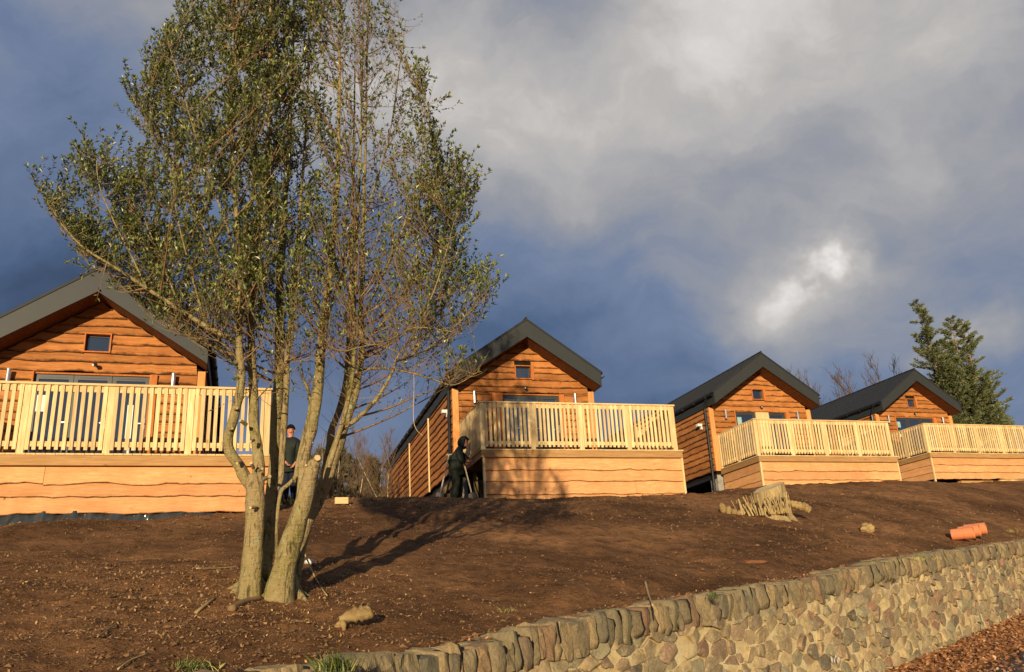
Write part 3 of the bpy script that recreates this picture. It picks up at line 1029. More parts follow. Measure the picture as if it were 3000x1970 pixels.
        m = MB(); m.box(x0 - .06, x0 + .07 if sx > 0 else x0 + .06, yf + .127, -.02, hp, hp + .034); m.build('handrail', M['pine_y'], root)
    return root


for i in range(4):
    build_lodge(i); build_deck(i)

# ------------------------------------------------------------------ placing things on the slope
def ground_vec(XY):
    XY = np.asarray(XY); Z = np.concatenate([ground_raw(XY[i:i + 20000]) for i in range(0, len(XY), 20000)])
    D = XY - np.array([W0.x, W0.y]); s = D @ np.array([We.x, We.y]); t = D @ np.array([Wn.x, Wn.y])
    sx = np.linspace(-14, 70, 400); tz = np.interp(s, sx, [wall_top(q) for q in sx]) - .02
    w = np.clip((t - .3) / .8, 0, 1)
    return Z * w + tz * (1 - w) + np.array([lump(x, y) for x, y in XY]), s, t


def hit(u, v, d0=3.0, d1=40.0):
    r = ray(u, v); d = d0; step = .1
    while d < d1:
        p = r * (d / r.y)
        if p.z <= ground(p.x, p.y):
            lo, hi = d - step, d
            for _ in range(10):
                mid = (lo + hi) / 2; p = r * (mid / r.y)
                if p.z <= ground(p.x, p.y): hi = mid
                else: lo = mid
            return r * (hi / r.y)
        d += step
    return at(u, v, d1)


def crom(pts, rad, sub=4):
    P = [Vector(p) for p in pts]; out = []; ro = []
    for i in range(len(P) - 1):
        a = P[max(i - 1, 0)]; b = P[i]; c = P[i + 1]; d = P[min(i + 2, len(P) - 1)]
        for k in range(sub):
            t = k / sub
            out.append(.5 * ((2 * b) + (c - a) * t + (2 * a - 5 * b + 4 * c - d) * t * t + (3 * b - a - 3 * c + d) * t ** 3))
            ro.append(rad[i] + (rad[i + 1] - rad[i]) * t)
    out.append(P[-1]); ro.append(rad[-1]); return out, ro


# ------------------------------------------------------------------ the multi-stemmed evergreen tree
# each stem: depth offset at start and end, then (u, v, width) read off the tree, base first
STEMS = [
    ('trunk', 0, 0, [(728, 1765, 92), (731, 1730, 78), (742, 1600, 65), (750, 1490, 64), (748, 1430, 62), (738, 1392, 44)]),
    ('trunk', 0, -.25, [(748, 1440, 42), (716, 1395, 40), (703, 1369, 37), (672, 1324, 34), (667, 1284, 33), (681, 1234, 33), (698, 1167, 30), (705, 1100, 27), (700, 1000, 24), (703, 880, 21), (700, 760, 17), (690, 600, 13), (680, 400, 10), (690, 150, 8), (700, -200, 5), (705, -560, 2)]),
    ('trunk', 0, .2, [(755, 1450, 48), (757, 1378, 42), (752, 1315, 36), (743, 1248, 33), (743, 1167, 31), (741, 1100, 28), (737, 1000, 25), (737, 900, 23), (760, 750, 18), (775, 600, 14), (785, 400, 11), (790, 100, 9), (800, -300, 6), (810, -760, 2)]),
    ('trunk', .32, .9, [(772, 1700, 60), (785, 1560, 48), (797, 1450, 42), (808, 1300, 38), (812, 1200, 36), (816, 1100, 33), (820, 950, 28), (822, 800, 24), (835, 600, 18), (850, 350, 14), (860, 50, 10), (870, -420, 4), (874, -700, 2)]),
    ('trunk', .28, .6, [(806, 1440, 18), (822, 1405, 21), (826, 1330, 22), (832, 1250, 22), (838, 1150, 21), (838, 1060, 20), (850, 950, 18), (865, 800, 14), (880, 600, 11), (900, 300, 8), (910, -100, 5), (915, -420, 2)]),
    ('trunk', -.05, -.12, [(818, 1775, 124), (820, 1745, 104), (828, 1690, 80), (843, 1620, 72), (860, 1570, 67), (887, 1480, 60), (909, 1391, 48), (925, 1351, 36)]),
    ('trunk', .0, .15, [(880, 1490, 44), (888, 1430, 40), (893, 1340, 37), (912, 1260, 36), (925, 1170, 35), (932, 1120, 34), (940, 1040, 30), (945, 1000, 28), (955, 900, 24), (970, 750, 19), (985, 600, 15), (992, 400, 12), (995, 150, 9), (998, -200, 6), (1000, -640, 2)]),
    ('trunk', .05, .1, [(862, 1415, 12), (873, 1360, 14), (891, 1280, 14), (908, 1190, 13), (900, 1140, 10), (888, 1110, 7), (880, 1050, 4)]),
    ('trunk', .35, .5, [(845, 1730, 70), (862, 1645, 54), (888, 1550, 50), (922, 1480, 47), (957, 1405, 43), (990, 1310, 38), (1010, 1240, 34), (1030, 1190, 28), (1045, 1130, 24), (1057, 1053, 22), (1061, 977, 20), (1057, 900, 18), (1062, 800, 16), (1065, 650, 12), (1070, 450, 9), (1075, 200, 6), (1080, -150, 4), (1082, -420, 2)]),
    ('trunk', .2, .0, [(945, 1440, 18), (969, 1353, 18), (999, 1245, 17), (1019, 1169, 16), (1034, 1092, 16), (1040, 1015, 15), (1038, 938, 14), (1040, 800, 12), (1050, 600, 9), (1060, 300, 6), (1064, 0, 2)]),
    ('trunk', .45, .9, [(950, 1400, 26), (965, 1320, 26), (972, 1260, 26), (995, 1199, 24), (1015, 1120, 21), (1020, 1050, 19), (1025, 900, 15), (1030, 700, 11), (1035, 500, 8), (1040, 200, 4)]),
    ('limb', .35, -.4, [(985, 1290, 14), (1003, 1257, 14), (1038, 1234, 15), (1084, 1192, 13), (1122, 1142, 12), (1153, 1084, 10), (1161, 1053, 9), (1199, 996, 7), (1240, 930, 6), (1290, 800, 4), (1330, 650, 2)]),
    ('stem', .0, .05, [(806, 1690, 11), (809, 1640, 10), (812, 1548, 11), (817, 1480, 12), (826, 1438, 14), (845, 1420, 14), (868, 1395, 14), (892, 1355, 13)]),
    ('limb', -.1, -.7, [(700, 1010, 20), (660, 985, 19), (605, 958, 18), (530, 908, 15), (429, 845, 12), (353, 794, 10), (252, 731, 7), (189, 668, 5), (139, 592, 3.5), (107, 542, 2)]),
    ('limb', .4, -.5, [(1060, 1085, 8), (1122, 1080, 7), (1199, 1092, 6), (1276, 1115, 5), (1333, 1128, 4), (1400, 1090, 2)]),
    ('limb', .3, .8, [(1058, 1010, 10), (1120, 950, 9), (1180, 870, 7), (1260, 760, 6), (1330, 640, 5), (1385, 560, 2)]),
    ('limb', .4, -.3, [(1057, 950, 10), (1110, 830, 8), (1170, 700, 7), (1230, 520, 5), (1258, 400, 4), (1250, 290, 2)]),
    ('limb', .1, .9, [(948, 980, 10), (1000, 800, 8), (1080, 600, 7), (1140, 400, 5), (1170, 200, 4), (1188, 60, 2)]),
    ('limb', -.15, .6, [(700, 920, 10), (640, 750, 8), (560, 600, 7), (480, 430, 5), (430, 320, 3), (380, 290, 2)]),
    ('limb', .1, -.9, [(741, 880, 9), (660, 650, 7), (590, 450, 6), (530, 250, 5), (490, 110, 2)]),
    ('limb', -.45, -.2, [(430, 846, 8), (380, 740, 6), (330, 640, 5), (290, 540, 4), (282, 460, 2)]),
    ('limb', -.35, .4, [(530, 908, 8), (480, 780, 6), (430, 660, 5), (400, 560, 2)]),
    ('limb', -.2, -.7, [(605, 958, 8), (560, 800, 6), (520, 640, 5), (500, 500, 2)]),
    ('limb', .2, -.5, [(1161, 1060, 6), (1240, 1030, 5), (1330, 960, 4), (1420, 870, 2)]),
    ('limb', .3, -.9, [(1061, 1000, 7), (1130, 1000, 5), (1220, 960, 4), (1360, 980, 2)]),
    ('limb', .2, -.8, [(945, 1010, 6), (1000, 1030, 5), (1100, 1010, 3), (1180, 1040, 2)]),
    ('limb', -.1, -.6, [(703, 1060, 7), (640, 1000, 5), (560, 990, 3), (500, 960, 2)]),
    ('limb', .1, -.7, [(742, 1180, 5), (790, 1130, 4), (835, 1075, 3), (870, 1060, 2)]),
]
TREE_D = 7.0
CROWN = [(120, 540), (150, 520), (150, 600), (215, 520), (250, 455), (290, 440), (330, 530), (420, 520), (400, 440), (370, 300), (430, 290), (500, 310), (470, 200), (460, 95), (540, 130), (530, 45), (600, 60), (590, -60), (640, -260), (700, -540), (790, -760), (880, -720), (1000, -640), (1050, -420), (1090, -150), (1120, 30), (1165, 110), (1215, 200), (1262, 280), (1268, 420), (1340, 435), (1405, 520), (1400, 600), (1412, 650), (1380, 740), (1430, 800), (1455, 860), (1410, 940), (1370, 1010), (1400, 1090), (1340, 1140), (1240, 1110), (1120, 1090), (1000, 1060), (860, 1080), (760, 1050), (640, 1010), (560, 1000), (480, 930), (330, 850), (230, 760), (150, 650)]


def inside(poly, x, y):
    c = False; j = len(poly) - 1
    for i in range(len(poly)):
        xi, yi = poly[i]; xj, yj = poly[j]
        if (yi > y) != (yj > y) and x < (xj - xi) * (y - yi) / (yj - yi) + xi: c = not c
        j = i
    return c


def leafy(u, v):                              # how much foliage the tree carries here, 0..1
    a = 1.0
    if u > 880: a = max(.16, 1 - (u - 880) / 130)
    if 1010 <= u < 1180: a = .20
    if u >= 1180: a = min(.75, .20 + (u - 1180) / 130)
    if v > 700: a *= max(.22, 1 - (v - 700) / 380)
    if v < 300 and u > 930: a *= .75
    return a


def build_tree():
    rnd = random.Random(21)
    base = hit(775, 1750)
    root = empty('evergreen_tree', base)
    tag(root, 'tall multi-stemmed evergreen tree with greenish smooth trunks standing on the bare soil', 'tree')
    inv = base.copy()
    tw = MB(); samples = []
    for (nm, o0, o1, pts) in STEMS:
        n = len(pts); P = []; Rr = []
        for k, (u, v, w) in enumerate(pts):
            f = k / (n - 1); p = at(u, v, TREE_D + o0 + (o1 - o0) * (f if nm == 'trunk' else f ** .8))
            P.append(p); Rr.append(w / 2 * px(p) * .88)
        P, Rr = crom(P, Rr, 5)
        for k in range(len(P)):
            j = Vector((mnoise.noise(P[k] * 2.3), mnoise.noise(P[k] * 2.3 + Vector((7, 1, 3))), 0)) * min(Rr[k] * .5, .012)
            P[k] = P[k] + j; Rr[k] *= 1 + .10 * mnoise.noise(P[k] * 7)
        sides = 16 if Rr[0] > .04 else 8
        m = MB(); m.tube(P, Rr, sides)
        V = []
        for q in m.v:
            q = Vector(q); nn = mnoise.noise(q * 11) * .5 + mnoise.noise(q * 30) * .25
            c = min(range(len(P)), key=lambda a: (P[a] - q).length_squared)
            dv = (q - P[c]); V.append(tuple(q + (dv.normalized() * nn * Rr[c] * .12 if dv.length > 1e-5 else dv) - inv))
        m.v = V
        m.build({'trunk': 'trunk', 'limb': 'limb', 'stem': 'stem'}[nm], M['bark'], root, smooth=True)
        for k in range(len(P)):
            if P[k].z > 1.9 or nm == 'limb': samples.append((P[k], Rr[k]))
    # knuckled roots flaring from the two big trunks into the soil
    for (u, v, w) in ((731, 1735, 78), (822, 1755, 100)):
        c = hit(u, v) ; r = w / 2 * px(c) * .9
        for k in range(7):
            a = rnd.uniform(0, .5) + k * .9; d = Vector((math.cos(a), math.sin(a), 0)); L_ = rnd.uniform(.12, .26)
            P = []
            for t in (-.25, .0, .5, 1.0):
                q = c + d * (r * .75 + L_ * t) + Vector((0, r * .8, 0)); P.append(Vector((q.x, q.y, ground(q.x, q.y) + [.16, .05, .0, -.05][[-.25, .0, .5, 1.0].index(t)])))
            Pc, Rc = crom(P, [r * .42, r * .38, r * .24, r * .1], 3); m = MB(); m.tube([q - inv for q in Pc], [x * (1 + .3 * mnoise.noise(p * 14)) for x, p in zip(Rc, Pc)], 9)
            m.build('root', M['bark'], root, smooth=True)
    # cut stubs on the trunks
    for (u, v, du, dv, w) in [(748, 1486, -14, 2, 9), (705, 1352, -10, 6, 9), (758, 1380, 10, -6, 8), (774, 1404, 16, -8, 11), (742, 1372, -6, -14, 9), (670, 1262, 10, -6, 7), (684, 1205, 10, -8, 7), (744, 1290, -10, 4, 8), (722, 1245, -18, -12, 10), (926, 1350, 4, -8, 20), (903, 1368, -6, -4, 7)]:
        a = at(u, v, TREE_D - .10); b = at(u + du, v + dv, TREE_D - .16); r = w / 2 * px(a)
        m = MB(); m.tube([p - inv for p in (a, b)], [r * 1.2, r], 8, mi=0); st = m.build('cut_stub', M['bark'], root)
        dd = (b - a).normalized(); m = MB(); m.tube([b - inv, b + dd * .003 - inv], r * .9, 8); m.build('cut_face', M['cut'], st)
    # branches growing up and out from the stems to fill the crown
    S = np.array([list(p) for p, r in samples]); SR = np.array([r for p, r in samples])
    targets = []
    while len(targets) < 1250:
        u = rnd.uniform(80, 1470); v = rnd.uniform(-780, 1140)
        if not inside(CROWN, u, v): continue
        d = TREE_D + .25 + rnd.gauss(0, .55) * (1.0 if 500 < u < 1250 else .6)
        p = at(u, v, d); targets.append((p, u, v))
    LV = []; LF = []; LT = []
    def leaf(p, d, up, ln, wd, tint):
        side = d.cross(up)
        side = side.normalized() if side.length > 1e-4 else Vector((1, 0, 0))
        nrm = side.cross(d).normalized(); b = len(LV)
        mid = p + d * ln * .5
        LV.extend([tuple(p), tuple(mid + side * wd * .5 + nrm * wd * .18), tuple(p + d * ln - nrm * ln * .08), tuple(mid - side * wd * .5 + nrm * wd * .18)])
        LF.append((b, b + 1, b + 2)); LF.append((b, b + 2, b + 3)); LT.extend([tint, tint])
    def twig(p0, dirn, ln, r0, dens):
        n = 4; P = [p0]; d = dirn.normalized()
        for k in range(n):
            d = (d + Vector((rnd.gauss(0, .12), rnd.gauss(0, .12), .16 + rnd.gauss(0, .08)))).normalized(); P.append(P[-1] + d * ln / n)
        tw.tube([q - inv for q in P], [r0 * (1 - .75 * k / n) for k in range(n + 1)], 3, cap=False)
        nl = max(0, int(ln / .0125 * dens * rnd.uniform(.6, 1.2)))
        for k in range(nl):
            f = (.15 + .85 * (k + rnd.random()) / nl) * n; i = min(n - 1, int(f)); q = P[i].lerp(P[i + 1], f - i)
            ax = (P[i + 1] - P[i]).normalized()
            rd = Vector((rnd.gauss(0, 1), rnd.gauss(0, 1), rnd.gauss(0, 1))); rd = (rd - ax * rd.dot(ax))
            if rd.length < .01: continue
            ld_ = (ax * rnd.uniform(.35, 1.1) + rd.normalized() * .8 + Vector((0, 0, .1))).normalized()
            leaf(q - inv, ld_, Vector((rnd.gauss(0, .5), rnd.gauss(0, .5), 1)), rnd.uniform(.028, .050), rnd.uniform(.012, .020), min(1, max(0, rnd.gauss(.38, .26))))
        if dens > .25 or rnd.random() < dens * 2.5:    # a whorl at the tip, paler young leaves
            tip = P[-1]; ax = (P[-1] - P[-2]).normalized()
            for k in range(rnd.randint(4, 7)):
                rd = Vector((rnd.gauss(0, 1), rnd.gauss(0, 1), rnd.gauss(0, 1)))
                leaf(tip - inv, (ax * .9 + rd.normalized() * .75).normalized(), Vector((rnd.gauss(0, .5), rnd.gauss(0, .5), 1)), rnd.uniform(.032, .052), rnd.uniform(.012, .018), min(1, max(0, rnd.gauss(.72, .2))))
        return P
    for (T, u, v) in targets:
        dens = leafy(u, v) * rnd.uniform(.55, 1.2)
        dh = np.hypot(S[:, 0] - T.x, S[:, 1] - T.y); dz = T.z - S[:, 2]
        cost = np.hypot(dh, dz) + np.where(dz < dh * .6, 2.5 * (dh * .6 - dz), 0) + np.array([0])
        k = int(np.argmin(cost + np.random.RandomState(int(abs(u) * 7)).rand(len(cost)) * .12)); A = Vector(S[k]); r0 = min(SR[k] * .6, .011)
        L = (T - A).length
        if L > 2.2: continue
        out = Vector((T.x - A.x, T.y - A.y, 0))
        m1 = A + out * .45 + Vector((0, 0, (T.z - A.z) * .30)); n = 7; P = []
        for q in range(n + 1):
            t = q / n; b = A * (1 - t) ** 2 + m1 * 2 * t * (1 - t) + T * t * t
            P.append(b + Vector((mnoise.noise(b * 4), mnoise.noise(b * 4 + Vector((5, 5, 5))), mnoise.noise(b * 4 + Vector((9, 0, 5))))) * .03 * t)
        tw.tube([q - inv for q in P], [max(.0016, r0 * (1 - .8 * q / n)) for q in range(n + 1)], 5, cap=False)
        nt = max(3, int(L / .065)); nt = min(nt, 15)
        for q in range(nt):
            f = (.25 + .75 * (q + rnd.random()) / nt) * n; i = min(n - 1, int(f)); pp = P[i].lerp(P[i + 1], f - i); ax = (P[i + 1] - P[i]).normalized()
            rd = Vector((rnd.gauss(0, 1), rnd.gauss(0, 1), rnd.gauss(.3, .6))).normalized()
            twig(pp, ax * .8 + rd * .75 + Vector((0, 0, .65)), rnd.uniform(.14, .36), .0025, dens)
        twig(P[-1], (P[-1] - P[-2]).normalized() + Vector((0, 0, .3)), rnd.uniform(.12, .26), .0026, max(dens, .3))
    # twigs straight off the stems
    for k in range(900):
        i = rnd.randrange(len(samples)); p, r = samples[i]
        if p.z < 1.6: continue
        rd = Vector((rnd.gauss(0, 1), rnd.gauss(0, 1), rnd.gauss(.4, .4))).normalized()
        dd = p.dot(Fv); u = 1500 + F_PX * p.dot(Rv) / dd; v = 985 - F_PX * p.dot(Uv) / dd
        twig(p, rd, rnd.uniform(.15, .45), .003, leafy(u, v) * .6)
    o = tw.build('twigs', M['twig'], root, smooth=True); tag(o, kind='stuff')
    bulk('foliage', LV, LF, LT, M['leaf'], parent=root)
    # a loose cord caught on a low branch
    P = [at(1212, 1098, 6.5), at(1213, 1130, 6.5), at(1211, 1200, 6.5), at(1213, 1240, 6.5), at(1222, 1262, 6.5), at(1237, 1276, 6.52)]
    Pc, Rc = crom(P, [.002] * 6, 5); m = MB(); m.tube(Pc, Rc, 5); o = m.build('hanging_cord', M['pine_z'])
    tag(o, 'thin pale cord dangling from a low branch left of the middle lodge', 'cord')
    return root


build_tree()


# ------------------------------------------------------------------ trees behind
def bare_tree(p, h, lean, seed, mat, label, group, r0=None, name='bare_tree', spread=1.0, low=.15):
    rnd = random.Random(seed); m = MB(); t = MB()
    root = empty(name, p); tag(root, label, 'tree', group)
    r0 = r0 or h * .009
    P = [Vector((0, 0, -.2))]; d = Vector((lean, rnd.uniform(-.1, .1), 1)).normalized(); n = 12
    for k in range(n):
        d = (d + Vector((rnd.gauss(0, .06), rnd.gauss(0, .06), .03))).normalized(); P.append(P[-1] + d * h / n)
    m.tube(P, [r0 * (1 - .9 * k / n) for k in range(n + 1)], 6)
    m.build('trunk', mat, root, smooth=True)
    def br(p0, d, ln, r, lev):
        n = 5; Q = [p0]
        for k in range(n):
            d = (d + Vector((rnd.gauss(0, .14), rnd.gauss(0, .14), .10))).normalized(); Q.append(Q[-1] + d * ln / n)
        t.tube(Q, [r * (1 - .7 * k / n) for k in range(n + 1)], 3, cap=False)
        if lev < 3:
            for k in range(6 if lev < 2 else 4):
                f = rnd.uniform(.2, 1) * n; i = min(n - 1, int(f)); q = Q[i].lerp(Q[i + 1], f - i)
                br(q, (d + Vector((rnd.gauss(0, .55), rnd.gauss(0, .55), rnd.gauss(.1, .35)))).normalized(), ln * rnd.uniform(.35, .6), r * .55, lev + 1)
    for k in range(16):
        f = (low + (1 - low) * (k + rnd.random()) / 16) * n; i = min(n - 1, int(f)); q = P[i].lerp(P[i + 1], f - i)
        a = rnd.uniform(0, 2 * math.pi)
        br(q, Vector((math.cos(a) * spread, math.sin(a) * spread, 1.0)).normalized(), h * .30 * (1.15 - k / 16 * .7), r0 * .35, 1)
    o = t.build('branches', M['bare_dark'], root); tag(o, kind='stuff')


def g_at(u, d):
    p = at(u, 1500, d); return Vector((p.x, p.y, ground(p.x, p.y)))


def place_tree(u, d, vtop, lean, seed, mat, label, group, **k):
    p = g_at(u, d); top = at(u, vtop, d); bare_tree(p, max(1.5, top.z - p.z), lean, seed, mat, label, group, **k)


ORD = ['first', 'second', 'third', 'fourth', 'fifth', 'sixth', 'seventh', 'eighth', 'ninth', 'tenth', 'eleventh', 'twelfth', 'thirteenth', 'fourteenth', 'fifteenth']
GX = [926, 948, 975, 992, 1003, 1022, 1040, 1062, 1082, 1100, 1122, 1138, 1150, 900, 870]
GB = 'bare young trees behind the slope between the two nearest lodges'
for k, (u, d, vt, ln, mt) in enumerate([(926, 30, 1300, .02, 'bare_dark'), (948, 27, 1330, -.05, 'bare'), (975, 33, 1270, .0, 'bare_dark'), (992, 26, 1290, .10, 'bare'), (1003, 28, 1275, -.02, 'bare'),
                                      (1022, 26, 1330, .16, 'bare'), (1040, 34, 1250, .0, 'bare_dark'), (1062, 30, 1290, .04, 'bare_dark'), (1082, 27, 1300, .03, 'bare'), (1100, 32, 1260, 0, 'bare_dark'),
                                      (1122, 26, 1270, .02, 'bare'), (1138, 29, 1290, .05, 'bare'), (1150, 33, 1255, .0, 'bare_dark'), (900, 33, 1310, 0, 'bare_dark'), (870, 31, 1330, 0, 'bare_dark')]):
    place_tree(u, d, vt, ln, 40 + k, M[mt], ORD[sorted(GX).index(u)] + (' from the left of the young birches behind the slope, pale-barked' if mt == 'bare' else ' from the left of the young birches behind the slope, darker and twiggier'), GB, r0=.036 if mt == 'bare' else .02, spread=.5)
GR = 'bare winter trees behind the farther lodges'
for k, (u, d, vt) in enumerate([(2412, 56, 1120), (2450, 60, 1135), (2400, 62, 1160), (2590, 58, 1100), (2620, 55, 1085), (2560, 62, 1130), (2650, 60, 1110)]):
    place_tree(u, d, vt, 0, 80 + k, M['bare_dark'], ORD[sorted([2412, 2450, 2400, 2590, 2620, 2560, 2650]).index(u)] + ' from the left of the bare trees whose twigs show above the far roofs', GR, spread=.55)


def conifer(p, h, seed, label, group=None, name='spruce_tree', leaders=((0, 0, 1.0),), blades=9000, width=.28, mat='needle', bl=(.10, .22), bw=.03):
    rnd = random.Random(seed); root = empty(name, p); tag(root, label, 'tree', group)
    m = MB(); V = []; F = []; T = []; t = MB()
    tot = sum(l[2] for l in leaders)
    for (ox, base_f, hf) in leaders:
        P = []; n = 10
        for k in range(n + 1):
            f = k / n; z = h * (base_f + (hf - base_f) * f)
            P.append(Vector((ox * h * (min(1, f * 2.2) if base_f else f), 0 + .1 * mnoise.noise(Vector((f * 4, seed, ox))), z)))
        r0 = h * .014 * (1 if base_f == 0 else .6)
        m.tube(P, [r0 * (1 - .93 * k / n) for k in range(n + 1)], 7)
        hh = h * (hf - base_f); nb = int((110 if name == 'spruce_tree' else 74) * (hf - base_f) + 14)
        for b in range(nb):
            f = (b + rnd.random()) / nb; f = .06 + .94 * f
            i = min(n - 1, int(f * n)); c = P[i].lerp(P[i + 1], f * n - i)
            ln = h * width * (1 - f) ** .8 * rnd.uniform(.45, 1.15) * (hf - base_f * .5) + .18
            a = rnd.uniform(0, 2 * math.pi); d = Vector((math.cos(a), math.sin(a), rnd.uniform(-.05, .25)))
            Q = [c]; q = 8
            for s_ in range(q):
                d = (d + Vector((rnd.gauss(0, .06), rnd.gauss(0, .06), .05 + .06 * s_ / q))).normalized(); Q.append(Q[-1] + d * ln / q)
            t.tube(Q, [.02 * (1 - .8 * s_ / q) for s_ in range(q + 1)], 3, cap=False)
            cnt = int(blades / (len(leaders) ** .4 * 70) * (ln / (h * width * .6) + .25))
            for s_ in range(cnt):
                f2 = rnd.uniform(.12, 1) ** .75 * q; i2 = min(q - 1, int(f2)); c2 = Q[i2].lerp(Q[i2 + 1], f2 - i2)
                ax = (Q[i2 + 1] - Q[i2]).normalized()
                sd = Vector((rnd.gauss(0, 1), rnd.gauss(0, 1), rnd.gauss(0, .5)))
                dr = (ax * 1.0 + sd * .6).normalized(); sp = c2 + sd * .05
                L_ = rnd.uniform(*bl); w_ = dr.cross(Vector((rnd.gauss(0, 1), rnd.gauss(0, 1), rnd.gauss(0, 1)))).normalized() * bw * rnd.uniform(.6, 1.2)
                e = len(V); V.extend([tuple(sp - w_), tuple(sp + dr * L_ * .5 - w_ * .9), tuple(sp + dr * L_), tuple(sp + dr * L_ * .5 + w_ * .9), tuple(sp + w_)])
                F.append((e, e + 1, e + 2, e + 3, e + 4)); T.append(min(1, max(0, rnd.gauss(.45, .25))))
    m.build('trunk', M['twig'], root, smooth=True)
    o = t.build('boughs', M['twig'], root); tag(o, kind='stuff')
    bulk('foliage', V, F, T, M[mat], parent=root)


p = g_at(2880, 52); top = at(2690, 885, 52)
hh = top.z - p.z
conifer(p, hh, 3, 'tall dark spruce with several leaders behind the farthest lodge',
        leaders=((-.10, 0, 1.0), (.05, .25, .91), (.10, .28, .89), (.02, .22, .78), (-.05, .1, .66), (.13, .15, .62), (.08, .1, .66), (.15, .2, .5), (.0, .05, .6), (-.08, .3, .86), (-.03, .2, .8), (.0, .2, .72)), blades=32000, width=.28, bw=.024, bl=(.10, .22))
for k, (u, d, vt) in enumerate([(870, 44, 1330), (925, 46, 1322), (975, 44, 1300), (1030, 48, 1340), (1085, 46, 1348)]):
    p = g_at(u, d); top = at(u, vt, d)
    conifer(p, top.z - p.z, 10 + k, ORD[k] + ' from the left of the dark conifers at the back of the thicket', 'dark conifers behind the thicket', name='conifer_tree', blades=9000, width=.34, bw=.05, bl=(.15, .35), mat='needle_dark')

# ------------------------------------------------------------------ people
M['jacket'] = plain('dark_green_waterproof', srgb(34, 39, 33), .7, .25, 0, .2)
M['trouser'] = plain('dark_green_trousers', srgb(38, 41, 33), .8, .2, 0, .2)
M['navy'] = plain('dark_navy_trousers', srgb(30, 34, 46), .8, .2, 0, .15)
M['beanie'] = plain('black_knit', srgb(28, 28, 30), .95, .1)
M['skin'] = plain('skin', srgb(190, 128, 104), .6, .3, 0, .05)
M['boot'] = plain('muddy_boot', srgb(52, 42, 34), .8, .2)
M['tool'] = plain('muddy_tool_steel', srgb(132, 122, 106), .5, .4, .3, .3)
M['shaft'] = plain('ash_tool_handle', srgb(206, 190, 160), .6, .3)


def skin_obj(name, verts, edges, radii, mat, parent, sub=2, root_i=0):
    me = bpy.data.meshes.new(name); me.from_pydata([tuple(v) for v in verts], edges, []); me.materials.append(mat)
    o = link(name, me, parent)
    bm = bmesh.new(); bm.from_mesh(me); lay = bm.verts.layers.skin.verify(); bm.verts.ensure_lookup_table()
    for v, r in zip(bm.verts, radii): v[lay].radius = (r, r) if not isinstance(r, tuple) else r
    bm.verts[root_i][lay].use_root = True
    bm.to_mesh(me); bm.free()
    md = o.modifiers.new('skin', 'SKIN'); md.use_smooth_shade = True; md.branch_smoothing = .4
    ss = o.modifiers.new('subdivision', 'SUBSURF'); ss.levels = sub; ss.render_levels = sub
    return o


